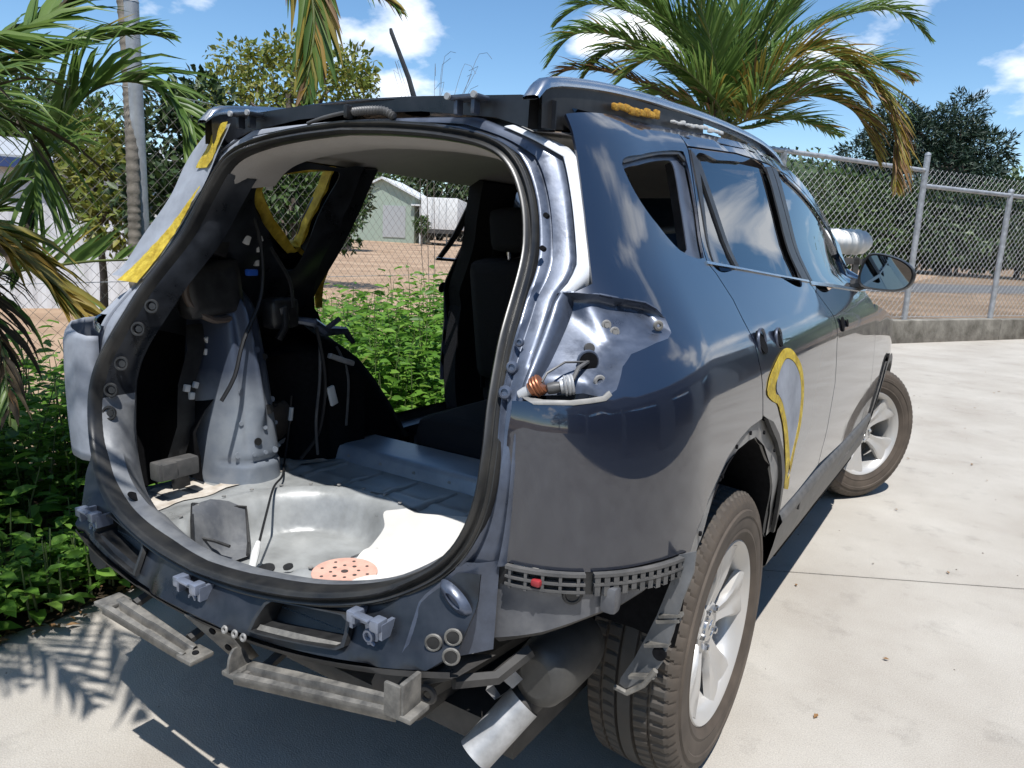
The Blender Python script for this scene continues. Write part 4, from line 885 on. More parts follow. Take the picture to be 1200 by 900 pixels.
for y in np.linspace(-0.86, 0.10, 80): lim = -(0.60+0.18*sstep((y+0.70)/0.16)); rows.append([Vector((x, max(y, rear_y(x, 0.58)+0.03), floor_z(x, max(y, rear_y(x, 0.58)+0.03)))) for x in np.linspace(lim, 0.575, 110)])
tf = MB().loft(rows).build("trunk_floor", floor_grey, car, smooth=80)
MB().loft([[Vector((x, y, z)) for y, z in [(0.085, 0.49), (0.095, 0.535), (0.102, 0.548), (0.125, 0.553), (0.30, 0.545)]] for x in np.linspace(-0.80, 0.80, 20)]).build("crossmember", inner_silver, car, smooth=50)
MB().box((0, 1.05, 0.39), (1.24, 1.80, 0.06), bev=0.01).box((0, 1.25, 0.388), (1.74, 1.4, 0.05), bev=0.01).build("cabin_carpet", felt, car)
def quad_on_floor(px, o=0.004, n=6):
    a, b, c, d = [Vector((p[0], p[1], 0)) for p in px]; rows = []
    for i in range(n+1):
        r = []
        for j in range(n+1):
            p = a.lerp(b, j/n).lerp(d.lerp(c, j/n), i/n); r.append(Vector((p.x, p.y, floor_z(p.x, p.y)+o)))
        rows.append(r)
    return MB().loft(rows)
padm = mat("bitumen_pad", (0.075, 0.075, 0.075), rough=0.7, var=0.4, vscale=60, c2=(0.14, 0.14, 0.14), bump=0.3, bscale=120)
for q in ([(-0.045, -0.325), (0.055, -0.310), (0.115, -0.41), (0.012, -0.425)], [(-0.02, -0.455), (0.085, -0.44), (0.10, -0.485), (-0.01, -0.49)]):
    o = quad_on_floor(q, 0.006).build("damping_pad", padm, tf, smooth=60); o.modifiers.new("shell", 'SOLIDIFY').thickness = 0.005
o = quad_on_floor([(-0.50, -0.53), (-0.435, -0.40), (-0.30, -0.50), (-0.31, -0.66)], 0.012).build("tool_recess_cover", inner_lip, tf, smooth=60)
MB().tube([(-0.50, -0.53, floor_z(-0.50, -0.53)+.016), (-0.435, -0.40, floor_z(-.435, -.40)+.016), (-0.36, -0.45, floor_z(-.36, -.45)+.018), (-0.30, -0.50, floor_z(-.30, -.50)+.016)], 0.005, n=6).tube([(-0.50, -0.53, floor_z(-0.50, -0.53)+.016), (-0.40, -0.60, floor_z(-.40, -.60)+.016), (-0.31, -0.66, floor_z(-.31, -.66)+.016)], 0.005, n=6).tube([(-0.415, -0.60, 0.47), (-0.36, -0.56, 0.455), (-0.31, -0.55, 0.45)], 0.005, n=6).build("recess_lip", black_plastic, o)
b = MB()
for i in range(7):
    y0 = -0.60+i*0.085; b.loft([[Vector((x, y, floor_z(x, y)+0.0035+0.001*math.sin(x*60+y*50))) for x in np.linspace(-0.755+0.02*random.random(), -0.60+0.03*random.random(), 7)] for y in np.linspace(y0, y0+0.06, 4)])
b.loft([[Vector((x+0.01*math.sin(y*40), y, floor_z(x, y)+0.004)) for x in np.linspace(-0.62, -0.575, 4)] for y in np.linspace(-0.62, 0.05, 24)])
b.build("seam_sealer", seam_tan, tf, smooth=80)
b = MB()
for x, y, r in [(-0.03, -0.655, .022), (0.02, -0.63, .012), (-0.60, -0.69, .020)]: b.disc((x, y, floor_z(x, y)+0.012), (0, -0.25, 1), r, h=0.004)
b.build("drain_plug", black_plastic, tf)
MB().box((-0.24, -0.665, floor_z(-0.24, -0.665)+0.006), (0.10, 0.05, 0.006), Matrix.Rotation(0.5, 3, 'Z')).box((-0.20, -0.66, floor_z(-0.2, -0.66)+0.008), (0.012, 0.06, 0.01), Matrix.Rotation(0.5, 3, 'Z')).box((-0.17, -0.65, floor_z(-0.17, -0.65)+0.008), (0.012, 0.05, 0.01), Matrix.Rotation(0.5, 3, 'Z')).build("stiffening_plate", dusty_grey, tf)
b = MB()
for k in range(6):
    x0 = -0.50+k*0.16; b.loft([[Vector((x0+u, y, floor_z(x0+u, y)+h)) for u, h in [(-0.016, 0.0), (-0.011, 0.006), (0.011, 0.006), (0.016, 0.0)]] for y in np.linspace(-0.13, 0.065, 6)])
tr_ = b.build("floor_rib", floor_grey, tf, smooth=50)
b = MB()
for k in range(22):
    a_ = 2*PI*k/22; x0, y0 = WC[0]+WA*1.24*math.cos(a_), WC[1]+WB_*1.24*math.sin(a_)
    if y0 > -0.66: b.disc((x0, y0, floor_z(x0, y0)+0.0035), (0, 0, 1), 0.006, n=10, h=0.003)
for k in range(9): x0 = -0.66+k*0.15; b.disc((x0, 0.094, 0.52), (0, -1, 0), 0.007, n=10, h=0.003)
b.build("spot_weld", dusty_grey, tf)
# inner return behind the weatherstrip, all round
rows = []; n = len(loop)
for i in range(n):
    p = loop[i]; c = Vector((0, 0, 1.06)); d = (Vector((p.x, 0, p.z))-c).normalized()
    low = max(0, min(1, (0.80-p.z)/0.15)); kk = 1-0.75*low*sstep((p.x+0.38)/0.25); 
    q1 = p-d*(0.020+0.006*kk)+Vector((0, 0.026, 0)); q2 = p-d*(0.020+0.014*kk+0.006*math.sin(i*0.28)*(1-low))+Vector((0, 0.05, 0)); q3 = p-d*((0.038-0.045*low) if kk > 0.9 else (0.012-0.012*(1-kk)))+Vector((0, 0.095, -0.02*low))
    q4 = p+d*(0.02+0.03*low)+Vector((0, 0.13, -0.02*low)); rows.append([p-d*0.02+Vector((0, 0.012, 0)), q1, q2, q3, q4])
rows.append(rows[0])
top_i = [i for i in range(n) if loop[i].z > 1.43 and loop[i].x >= -0.47]
keep = [r for i, r in enumerate(rows[:-1]) if not (loop[i].z > 1.455)]
k0_ = next(i for i in range(n) if loop[i].z > 1.455); k1_ = max(i for i in range(n) if loop[i].z > 1.455)
lowi = [i for i in range(n) if loop[i].z < 0.80]
ring_ = list(range(k1_, n))+list(range(0, k0_+1)); seqs = []; cur = []
for q in ring_:
    cls = loop[q].z < 0.84
    if cur and cls != (loop[cur[-1]].z < 0.84): cur.append(q); seqs.append(cur); cur = [q]
    else: cur.append(q)
seqs.append(cur); inr = None
for q in seqs:
    low_ = sum(loop[i].z for i in q)/len(q) < 0.80; o_ = MB().loft([rows[i] for i in q]).build("lower_inner_panel" if low_ else "inner_aperture_panel", inner_lip if low_ else dark_paint, car, smooth=60); inr = inr or o_
MB().loft([[p0, p0+Vector((0, 0.03, -0.018)), p0+Vector((0, 0.09, -0.022)), p0+Vector((0, 0.17, -0.010))] for p0 in [loop[i]-(Vector((loop[i].x, 0, loop[i].z))-Vector((0, 0, 1.06))).normalized()*0.018+Vector((0, 0.012, 0)) for i in range(k0_-1, k1_+2)]]).build("headliner_edge", headliner_m, car, smooth=60)
b = MB()
for (x, y, z) in [(-0.585, -0.665, 0.93), (-0.598, -0.69, 0.86), (-0.595, -0.70, 0.80), (-0.575, -0.62, 1.02), (-0.565, -0.585, 1.08)]: b.ring((x, y, z), (0.55, -0.8, 0.1), 0.016, 0.004, n=16); b.disc((x, y+0.004, z), (0.55, -0.8, 0.1), 0.009, h=0.004)
b.build("access_hole", black_plastic, inr)
MB().disc((-0.362, -0.776, 0.6405), (0.5, 0.45, 1), 0.018, n=20, h=0.003).build("oval_hole", felt, inr)
MB().loft([[Vector((-0.70+0.02*math.sin(z*30), y0+dy, z)) for dy in (0, 0.03, 0.06)] for z, y0 in [(0.50, -0.47), (0.60, -0.465), (0.70, -0.45), (0.82, -0.425), (0.93, -0.40), (1.0, -0.385)]]).build("harness_panel", black_plastic, car, smooth=60)
# insulation and inner structure on the left wall
side_skin("sound_insulation", [(-0.62, 0.47), (-0.62, 1.02), (-0.46, 1.21), (-0.38, 1.36), (-0.33, 1.50), (-0.22, 1.55), (-0.215, 1.40), (-0.12, 1.29), (0.0, 1.235), (0.20, 1.22), (0.20, 0.90), (0.20, 0.47)], felt, car, sg=-1, off=-0.030, step=0.05)
iw = [(-0.245, 1.475), (-0.10, 1.515), (0.04, 1.535), (0.05, 1.45), (0.02, 1.31), (0.0, 1.225), (-0.06, 1.245), (-0.13, 1.305), (-0.19, 1.355), (-0.235, 1.405)]
side_skin("inner_quarter_panel", [(-0.44, 0.99), (-0.41, 1.18), (-0.35, 1.33), (-0.31, 1.48), (-0.25, 1.53), (0.0, 1.56), (0.17, 1.56), (0.13, 1.40), (0.13, 1.25), (0.17, 1.10), (0.20, 1.0), (0.20, 0.80), (-0.05, 0.86), (-0.30, 0.95)], dark_paint, car, holes=[iw], sg=-1, off=lambda y, z: -0.085+0.012*math.sin(y*24+1)*math.sin(z*19), thick=0.003, step=0.03)
# wheelhouses: a tapering sheet metal tower, then a dark cover towards the door
def wh_x(y, z):
    zt = 0.50+0.45*math.sqrt(max(0, 1-((y+0.06)/0.44)**2))
    return 0.80-0.25*sstep((zt-z)/0.10+0.3)
TW = [(0.49, -0.372, -0.095, 0.245), (0.56, -0.370, -0.102, 0.245), (0.65, -0.365, -0.112, 0.24), (0.75, -0.358, -0.125, 0.23), (0.85, -0.350, -0.138, 0.22), (0.95, -0.340, -0.148, 0.20), (1.05, -0.330, -0.158, 0.17), (1.10, -0.320, -0.168, 0.12), (1.13, -0.31, -0.175, 0.06)]
def tower(t, z):
    zs_ = [q[0] for q in TW]; y0 = cr(z, zs_, [q[1] for q in TW]); y1 = cr(z, zs_, [q[2] for q in TW]); dp = cr(z, zs_, [q[3] for q in TW])
    y = y0+(y1-y0)*t; e = (1-abs(2*t-1)**3.2)**0.7
    x = 0.79-dp*e-0.030*math.exp(-((t-0.42-0.25*(0.95-z))/0.07)**2)*sstep((z-0.66)/0.1)+0.010*math.exp(-((t-0.30)/0.05)**2)*sstep((z-0.55)/0.1)
    x += 0.012*math.exp(-((z-0.575)/0.008)**2)*(1 if 0.1 < t < 0.9 else 0)
    return x, y
for sg in (1, -1):
    rows = []
    for z in np.linspace(0.485 if sg < 0 else 0.56, 1.13, 60):
        r = []
        for t in np.linspace(0, 1, 44):
            x, y = tower(t, z); r.append(Vector((sg*x, y, z)))
        rows.append(r)
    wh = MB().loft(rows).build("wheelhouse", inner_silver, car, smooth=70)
    MB().loft([[Vector((sg*min(0.80, wh_x(y, z)+0.008+0.22*(1-sstep((y+0.17)/0.30))), y, z)) for z in np.linspace(0.49, 1.0, 24)] for y in np.linspace(-0.16, 0.22, 22)]).build("wheelhouse_cover", felt, car, smooth=70)
    if sg < 0:
        for q in ([(-0.575, 0.02, 0.93), (-0.555, 0.0, 0.80), (-0.552, -0.02, 0.66), (-0.556, -0.01, 0.54)], [(-0.60, 0.12, 0.90), (-0.553, 0.13, 0.80), (-0.551, 0.12, 0.62)]):
            MB().tube(resample(q, 0.03, False, True), 0.005, n=6).build("cable", grey_plastic, car)
        MB().box((-0.548, 0.05, 0.74), (0.012, 0.03, 0.07), Matrix.Rotation(0.3, 3, 'X'), bev=0.004).build("cable_clip", white_plastic, car)
        MB().box((-0.556, 0.10, 0.86), (0.02, 0.12, 0.018), Matrix.Rotation(-0.35, 3, 'X'), bev=0.005).build("seat_bracket", steel, car)
    b = MB()
    for k, (t, z) in enumerate([(0.2, 0.60), (0.35, 0.60), (0.5, 0.60), (0.65, 0.60), (0.8, 0.60), (0.78, 0.68), (0.75, 0.76), (0.24, 0.70), (0.26, 0.80), (0.45, 0.93), (0.52, 0.68)]):
        x, y = tower(t, z); b.disc((sg*(x-0.001), y, z), (-sg, -0.2, 0.1), 0.007 if k % 3 else 0.010, n=10, h=0.003)
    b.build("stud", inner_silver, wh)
    b = MB()
    for t, z, r in [(0.62, 0.735, .016), (0.40, 0.64, .012), (0.70, 0.90, .010)]:
        x, y = tower(t, z); b.disc((sg*(x-0.002), y, z), (-sg, -0.3, 0.1), r, n=16, h=0.003)
    b.build("plug", black_plastic, wh)
# dark trims behind the wheelhouse and round the door opening
jamb = [(0.19, 1.06), (0.245, 1.0), (0.30, 0.90), (0.385, 0.785), (0.485, 0.665), (0.582, 0.57), (0.64, 0.46), (0.62, 0.40), (0.15, 0.40), (0.12, 0.80)]
side_skin("door_jamb", jamb, dark_paint, car, sg=-1, off=-0.05, thick=0.02, step=0.05)
MB().loft([[Vector((-x, y, z)) for x, z in [(0.84, zt), (0.70, zt+0.015), (0.62, zt-0.02), (0.585, zt-0.10), (0.58, 0.50)]] for y, zt in [(0.05, 0.96), (0.15, 0.92), (0.25, 0.86), (0.33, 0.78), (0.42, 0.67), (0.50, 0.56), (0.53, 0.51)]]).build("wheelhouse_trim", felt, car, smooth=60)
MB().tube([(-0.64, -0.03, 1.0), (-0.60, 0.02, 0.99), (-0.60, 0.06, 0.96), (-0.62, 0.10, 0.955), (-0.62, 0.18, 0.95), (-0.64, 0.24, 0.90)], [0.012, 0.016, 0.02, 0.02, 0.014, 0.01], n=8).tube([(-0.60, 0.06, 0.96), (-0.585, 0.12, 1.0)], 0.01, n=6).build("seat_latch", bare_paint, car)
for sg in (-1, 1):
    bp = [(0.895, 1.57), (0.955, 1.40), (1.045, 1.21), (1.10, 1.08), (1.13, 0.98), (1.12, 0.8), (1.105, 0.46), (1.42, 0.46), (1.36, 0.9), (1.30, 1.12), (1.24, 1.30), (1.16, 1.57)]
    side_skin("centre_pillar", bp, fabric, car, sg=sg, off=-0.02, thick=0.07, step=0.06)
    side_skin("rear_side_pillar", [(0.10, 1.26), (0.055, 1.262), (0.20, 1.54), (0.262, 1.545), (0.245, 1.40), (0.225, 1.30), (0.215, 1.15), (0.225, 1.02), (0.18, 0.96), (0.12, 1.05)], dark_paint, car, sg=sg, off=-0.03, thick=0.03, step=0.04)
    MB().loft([[Vector((sg*x, y, z)) for x, z in ([(0.90, 0.48), (0.89, 0.520), (0.84, 0.532), (0.80, 0.52), (0.78, 0.40)] if sg > 0 else [(0.90, 0.42), (0.89, 0.452), (0.84, 0.462), (0.80, 0.455), (0.78, 0.40)])] for y in np.linspace(0.45, 2.0, 10)]).build("door_sill", dark_paint, car, smooth=40)
    
rows = []
for y in np.linspace(-0.40, 1.75, 24):
    zc = roof_z(0, max(y, -0.2))-0.075-0.02*sstep((-0.25-y)/0.15); xs_ = side_x(max(y, -0.30), 1.53)-0.02
    rows.append([Vector((x*xs_, y+0.02*x*x, zc-(zc-1.515)*abs(x)**3.2)) for x in np.linspace(-1, 1, 19)])
MB().loft(rows).build("headliner", headliner_m, car, smooth=80)
MB().box((0.10, 0.55, 1.520), (0.30, 0.16, 0.03), bev=0.012).build("roof_console", headliner_m, car)
# seats
def seat(x, y, z, w, hback, lean, nm, head=True):
    b = MB(); b.box((x, y, z+0.10), (w, 0.52, 0.20), bev=0.06)
    st_ = b.build(nm, fabric, car, smooth=60)
    R_ = Matrix.Rotation(lean, 3, 'X'); o = Vector((x, y-0.24, z+0.16))
    MB().box(o+R_ @ Vector((0, 0, hback/2)), (w*0.98, 0.15, hback), R_, bev=0.055).build("backrest", fabric, st_, smooth=60)
    if head:
        MB().box(o+R_ @ Vector((0, 0, hback+0.13)), (w*0.52, 0.11, 0.19), R_, bev=0.045).build("headrest", fabric, st_, smooth=60)
        MB().tube([o+R_ @ Vector((-0.06, 0, hback-0.02)), o+R_ @ Vector((-0.06, 0, hback+0.08))], 0.007, n=8).tube([o+R_ @ Vector((0.06, 0, hback-0.02)), o+R_ @ Vector((0.06, 0, hback+0.08))], 0.007, n=8).build("headrest_post", chrome, st_)
    return st_
seat(-0.43, 1.38, 0.50, 0.50, 0.56, 0.18, "seat"); seat(0.43, 1.42, 0.50, 0.50, 0.56, 0.16, "seat")
MB().box((0.04, 0.60, 0.53), (0.92, 0.56, 0.24), bev=0.07).build("rear_seat_cushion", fabric, car, smooth=60)
MB().box((0.34, 0.34, 0.80), (0.55, 0.13, 0.52), Matrix.Rotation(-0.18, 3, 'X'), bev=0.05).build("rear_seat_backrest", fabric, car, smooth=60)
MB().tube([(-0.60, 1.16, 1.42), (-0.63, 1.12, 1.2), (-0.66, 1.10, 0.9), (-0.66, 1.12, 0.6)], 0.02, n=6, flat=0.2).build("seat_belt", fabric, car)
# front of the cabin
MB().box((0, 1.95, 0.98), (1.5, 0.35, 0.28), bev=0.08).build("dashboard", black_plastic, car, smooth=60)
MB().ring((0.38, 1.70, 1.06), (0, -1, 0.45), 0.17, 0.016, n=28, m=8).box((0.38, 1.73, 1.05), (0.16, 0.05, 0.09), bev=0.02).build("steering_wheel", black_plastic, car, smooth=60)
ws = []
for t in np.linspace(0, 1, 9):
    y = 2.20-0.64*t; z = 1.16+0.44*t; hw = 0.76-0.20*t; ws.append([Vector((x*hw, y+0.12*(1-x*x), z)) for x in np.linspace(-1, 1, 13)])
MB().loft(ws).build("windscreen", glass, car, smooth=80)
bn = []
for y, zc, hw, ze in [(2.06, 1.10, 0.80, 1.075), (2.3, 1.09, 0.86, 1.03), (2.7, 1.06, 0.87, 0.985), (3.1, 1.00, 0.83, 0.93), (3.35, 0.90, 0.74, 0.84), (3.50, 0.76, 0.62, 0.72), (3.58, 0.5, 0.6, 0.5), (3.52, 0.28, 0.6, 0.28)]:
    bn.append([Vector((x*hw, y-0.10*x*x, zc+(ze-zc)*x*x)) for x in np.linspace(-1, 1, 15)])
MB().loft(bn).build("bonnet", paint, car, smooth=70)
b = MB()
for sg in (1, -1): b.loft([[Vector((sg*x, y, z)) for x, y, z in [(0.60, 3.46, 0.84), (0.72, 3.38, 0.86), (0.82, 3.16, 0.90)]], [Vector((sg*x, y, z)) for x, y, z in [(0.58, 3.52, 0.72), (0.74, 3.42, 0.74), (0.84, 3.18, 0.78)]]])
b.build("headlamp", chrome, car)
# wiring, clips, filler hose and small parts on the left wall
b = MB()
for (y, z, s) in [(-0.325, 0.952, .016), (-0.332, 0.915, .016), (-0.372, 0.815, .016), (-0.402, 0.809, .018), (-0.388, 0.783, .018), (-0.283, 1.034, .016), (-0.230, 1.262, .022), (-0.178, 1.266, .014), (-0.169, 1.235, .016), (-0.209, 1.423, .018), (-0.147, 1.188, .016), (-0.40, 1.10, .016), (-0.43, 1.07, .014)]:
    xx = max(0.0, side_x(y, z)-0.105) if z > 0.98 else 0.70
    b.box((-xx, y, z), (s*0.8, s, s*1.25), Matrix.Rotation(random.uniform(-.5, .5), 3, 'X'), bev=0.003)
b.build("harness_connector", white_plastic, car)
MB().tube(resample([(-0.62, -0.395, 1.20), (-0.625, -0.435, 1.16), (-0.63, -0.44, 1.10), (-0.63, -0.41, 1.055), (-0.63, -0.35, 1.022), (-0.635, -0.29, 1.022)], 0.02, False, True), 0.011, n=8).build("drain_hose", mat("brown_hose", (0.10, 0.075, 0.06), rough=0.5), car)
MB().box((-0.655, -0.345, 1.115), (0.08, 0.20, 0.17), Matrix.Rotation(0.12, 3, 'X'), bev=0.035).build("amplifier_box", black_plastic, car, smooth=60)
MB().box((-0.62, -0.11, 1.03), (0.07, 0.11, 0.10), bev=0.02).tube([(-0.585, -0.12, 1.05), (-0.57, -0.13, 0.99), (-0.58, -0.15, 0.95)], 0.012, n=6).build("seat_belt_reel", black_plastic, car, smooth=60)
MB().box((-0.60, -0.12, 1.03), (0.04, 0.03, 0.05), Matrix.Rotation(0.3, 3, 'X'), bev=0.005).build("reel_bracket", grey_plastic, car)
MB().box((-0.655, -0.285, 1.335), (0.02, 0.07, 0.09), Matrix.Rotation(-0.3, 3, 'X'), bev=0.008).build("bracket_plate", steel, car)
MB().box((-0.64, -0.31, 1.26), (0.03, 0.05, 0.10), Matrix.Rotation(-0.3, 3, 'X'), bev=0.008).build("bracket_plate", black_plastic, car)
MB().box((-0.585, -0.245, 1.165), (0.02, 0.035, 0.02), bev=0.004).build("blue_connector", mat("blue_plastic", (0.02, 0.08, 0.35), rough=0.4), car)
MB().box((-0.625, -0.50, 0.595), (0.05, 0.13, 0.055), bev=0.008).box((-0.60, -0.535, 0.597), (0.02, 0.045, 0.05), bev=0.004).build("control_module", grey_plastic, car)
hw_ = mat("wire_loom", (0.012, 0.012, 0.013), rough=0.5)
b = MB()
for pl in ([(-0.63, -0.24, 1.42), (-0.60, -0.21, 1.30), (-0.59, -0.20, 1.20), (-0.58, -0.22, 1.08), (-0.56, -0.30, 0.96), (-0.545, -0.345, 0.86), (-0.55, -0.39, 0.79)], [(-0.60, -0.16, 1.24), (-0.585, -0.10, 1.14), (-0.58, -0.09, 1.05)], [(-0.57, 0.0, 0.98), (-0.55, 0.02, 0.80), (-0.56, 0.0, 0.62), (-0.585, -0.06, 0.53)]):
    b.tube(resample(pl, 0.03, False, True), 0.006, n=6)
b.build("wiring_loom", hw_, car)
wr = MB().tube(resample([(-0.64, -0.05, 0.74), (-0.645, -0.06, 0.62), (-0.62, -0.10, 0.525), (-0.50, -0.21, 0.525), (-0.42, -0.31, 0.53), (-0.33, -0.41, 0.50), (-0.24, -0.51, 0.46), (-0.185, -0.57, 0.44)], 0.02, False, True), 0.0035, n=6).build("loose_wire", hw_, car)
MB().tube([(-0.235, -0.515, 0.47), (-0.21, -0.545, 0.455), (-0.165, -0.59, 0.445), (-0.15, -0.605, 0.44)], [0.007, 0.011, 0.009, 0.004], n=10).build("wire_connector", white_plastic, wr)
MB().tube([(-0.64, -0.05, 0.70), (-0.642, -0.055, 0.655)], 0.008, n=8).build("wire_connector", white_plastic, wr)
MB().box((-0.645, 0.16, 0.585), (0.05, 0.03, 0.03), bev=0.006).build("yellow_tag", tape, car)

# loose things lying in the trunk
sh = [(-0.05, -0.215), (0.05, -0.165), (0.19, -0.09), (0.36, -0.00), (0.50, -0.04), (0.53, -0.35), (0.52, -0.60), (0.46, -0.735), (0.33, -0.75), (0.20, -0.72), (0.150, -0.60), (0.128, -0.53), (0.108, -0.47), (0.078, -0.40), (0.03, -0.31)]
white_sheet = skin("white_sheet", sh, lambda x, y: Vector((x, y, max(floor_z(x, y), 0.506+0.03*sstep((-0.62-y)/0.1))+0.012)), mat("white_card", (0.60, 0.585, 0.55), rough=0.7, var=0.06, vscale=5, c2=(0.66, 0.64, 0.60)), None, step=0.03, thick=0.006, face=(0, 0, 1), rounded=True)
tag(white_sheet, "white card sheet with a curved edge lying on the right of the trunk floor", "card sheet")
def sanding(c, m, nm, lab, z):
    b = MB(); cx, cy = c; n = 40; R = 0.076
    rows = [[Vector((cx+R*k*math.cos(2*PI*i/n), cy+R*k*math.sin(2*PI*i/n), z+dz)) for i in range(n)] for k, dz in [(0.98, -0.001), (1.0, 0.0005), (0.99, 0.002)]]
    b.loft(rows, closed=True); b.add(rows[2], [tuple(range(n))])
    o = b.build(nm, m, None, smooth=30); tag(o, lab, "sanding disc", "sanding discs left in the trunk")
    h = MB(); h.disc((cx, cy, z+0.0022), (0, 0, 1), 0.0085, h=0.0006)
    for k in range(8): h.disc((cx+0.032*math.cos(k*PI/4), cy+0.032*math.sin(k*PI/4), z+0.0022), (0, 0, 1), 0.004 if k % 2 else 0.005, n=10, h=0.0006)
    if "pink" in lab:
        for k in range(8): h.disc((cx+0.056*math.cos(k*PI/4+.39), cy+0.056*math.sin(k*PI/4+.39), z+0.0022), (0, 0, 1), 0.004, n=10, h=0.0006)
        h.build("dust_hole", mat("dark_hole", (0.06, 0.045, 0.04), rough=0.8), o)
    else: MB().disc((cx, cy, z+0.0022), (0, 0, 1), 0.009, h=0.0006).build("centre_hole", MATS.get("dark_hole") or felt, o)
    return o
sanding((0.150, -0.575), mat("pink_abrasive", (0.62, 0.36, 0.28), rough=0.8, var=0.15, vscale=30), "sanding_disc", "pink perforated sanding disc lying in the trunk beside the white sheet", 0.520)
sanding((0.275, -0.600), mat("white_abrasive", (0.68, 0.66, 0.62), rough=0.7), "sanding_disc", "white sanding disc with one dark hole lying on the white sheet", 0.522)

# ================================================================ THE PLACE
def at(u, v, depth):
    """a point of the world seen at photo pixel (u,v) at a given distance along the camera's axis"""
    return CAM+depth*(fwd+(u-600)/FPX*rgt+(450-v)/FPX*upv)
def ground_z(x, y):
    d = max(0.0, -x-2.6+0.0*y); return 0.020*min(d, 52.0)-0.012
# ground, field, road
gx = np.concatenate([-np.geomspace(3.2, 900, 26)[::-1], np.linspace(-2.4, 30, 12), np.geomspace(40, 900, 10)]); gy = np.concatenate([-np.geomspace(6, 900, 10)[::-1], np.linspace(-4, 60, 24), np.geomspace(75, 900, 12)])
dirt_m = mat("dry_dirt", (0.30, 0.20, 0.13), rough=0.95, spec=0.1, var=0.18, vscale=0.8, c2=(0.42, 0.30, 0.205), bump=0.3, bscale=6)
grass_dry = mat("dry_grass_soil", (0.17, 0.115, 0.07), rough=0.95, spec=0.1, var=0.3, vscale=0.5, c2=(0.28, 0.20, 0.135), bump=0.4, bscale=9)
g = MB().loft([[Vector((x, y, ground_z(x, y)-0.014)) for x in gx] for y in gy]).build("ground", grass_dry, None, smooth=180); tag(g, kind='structure')
fx = np.concatenate([-np.linspace(2.6, 12, 10)[::-1]]); fx = np.concatenate([-np.geomspace(12.5, 70, 14)[::-1], fx])
fld = MB().loft([[Vector((x, y, ground_z(x, y)+0.0)) for x in fx] for y in np.linspace(-6, 75, 30)]).build("dirt_field", dirt_m, None, smooth=180); tag(fld, kind='structure')
# concrete yard: a bed with slabs laid on it
conc = mat("yard_concrete", (0.40, 0.362, 0.312), rough=0.82, spec=0.25, var=0.10, vscale=1.3, c2=(0.47, 0.44, 0.39), bump=0.25, bscale=220, detail=10)
def add_grain(m, scale, lo, hi):
    t = m.node_tree; b = t.nodes["Principled BSDF"]; link = b.inputs['Base Color'].links[0]; src = link.from_socket
    g_ = N(t, "ShaderNodeTexCoord"); n_ = N(t, "ShaderNodeTexNoise"); n_.inputs['Scale'].default_value = scale; n_.inputs['Detail'].default_value = 4; t.links.new(g_.outputs['Object'], n_.inputs['Vector'])
    mr = N(t, "ShaderNodeMapRange"); mr.inputs['From Min'].default_value = 0.3; mr.inputs['From Max'].default_value = 0.7; mr.inputs['To Min'].default_value = lo; mr.inputs['To Max'].default_value = hi; t.links.new(n_.outputs[0], mr.inputs[0])
    n3 = N(t, "ShaderNodeTexNoise"); n3.inputs['Scale'].default_value = 5.5; n3.inputs['Detail'].default_value = 8; n3.inputs['Roughness'].default_value = 0.7; t.links.new(g_.outputs['Object'], n3.inputs['Vector'])
    mr3 = N(t, "ShaderNodeMapRange"); mr3.inputs['From Min'].default_value = 0.55; mr3.inputs['From Max'].default_value = 0.72; mr3.inputs['To Min'].default_value = 1.0; mr3.inputs['To Max'].default_value = 0.80; t.links.new(n3.outputs[0], mr3.inputs[0])
    mm = N(t, "ShaderNodeMath", operation='MULTIPLY'); t.links.new(mr.outputs[0], mm.inputs[0]); t.links.new(mr3.outputs[0], mm.inputs[1])
    mx = N(t, "ShaderNodeMix", data_type='RGBA', blend_type='MULTIPLY'); mx.inputs[0].default_value = 1.0
    t.links.new(src, mx.inputs[6]); t.links.new(mm.outputs[0], mx.inputs[7]); t.links.new(mx.outputs[2], b.inputs['Base Color'])
add_grain(conc, 260, 0.82, 1.15)
FA = Vector((-2.4, 6.9, 0)); FD = Vector((0.5, 0.866, 0)).normalized(); FN = Vector((FD.y, -FD.x, 0))
def fence_pt(s, o=0.0, z=0.0): return FA+FD*s+FN*o+Vector((0, 0, z))
bedp = [(-1.16, -9), (-1.16, 4.3), (-1.5, 5.6), tuple(fence_pt(0.6, 0.20)[:2]), tuple(fence_pt(26, 0.20)[:2]), (22, 26), (22, -9)]
yard = MB().add([Vector((x, y, -0.010)) for x, y in bedp], [tuple(range(len(bedp)))]).build("pavement", mat("joint_dirt", (0.10, 0.09, 0.075), rough=0.9), None, smooth=0); tag(yard, kind='structure')
ju = Vector((0.876, 0.482, 0)); jv = Vector((-0.482, 0.876, 0)); J0 = Vector((0.70, 1.29, 0))
def clip(poly, n, d):
    out = []
    for i in range(len(poly)):
        a, b = poly[i], poly[(i+1) % len(poly)]; da = a.dot(n)-d; db = b.dot(n)-d
        if da >= 0: out.append(a)
        if (da >= 0) != (db >= 0): out.append(a.lerp(b, da/(da-db)))
    return out
for iu in range(-3, 5):
    for iv in range(-3, 5):
        poly = [Vector((x, y, 0)) for x, y in bedp]; g2 = 0.005
        u0 = J0.dot(ju)-4.0+16*iu; v0 = J0.dot(jv)+16*iv
        for nn, dd in ((ju, u0+g2), (-ju, -(u0+16-g2)), (jv, v0+g2), (-jv, -(v0+16-g2))):
            poly = clip(poly, nn, dd)
            if len(poly) < 3: break
        if len(poly) < 3: continue
        o = MB().prism([p+Vector((0, 0, -0.008)) for p in poly], (0, 0, 0.008)).build("concrete_slab", conc, yard, smooth=0)
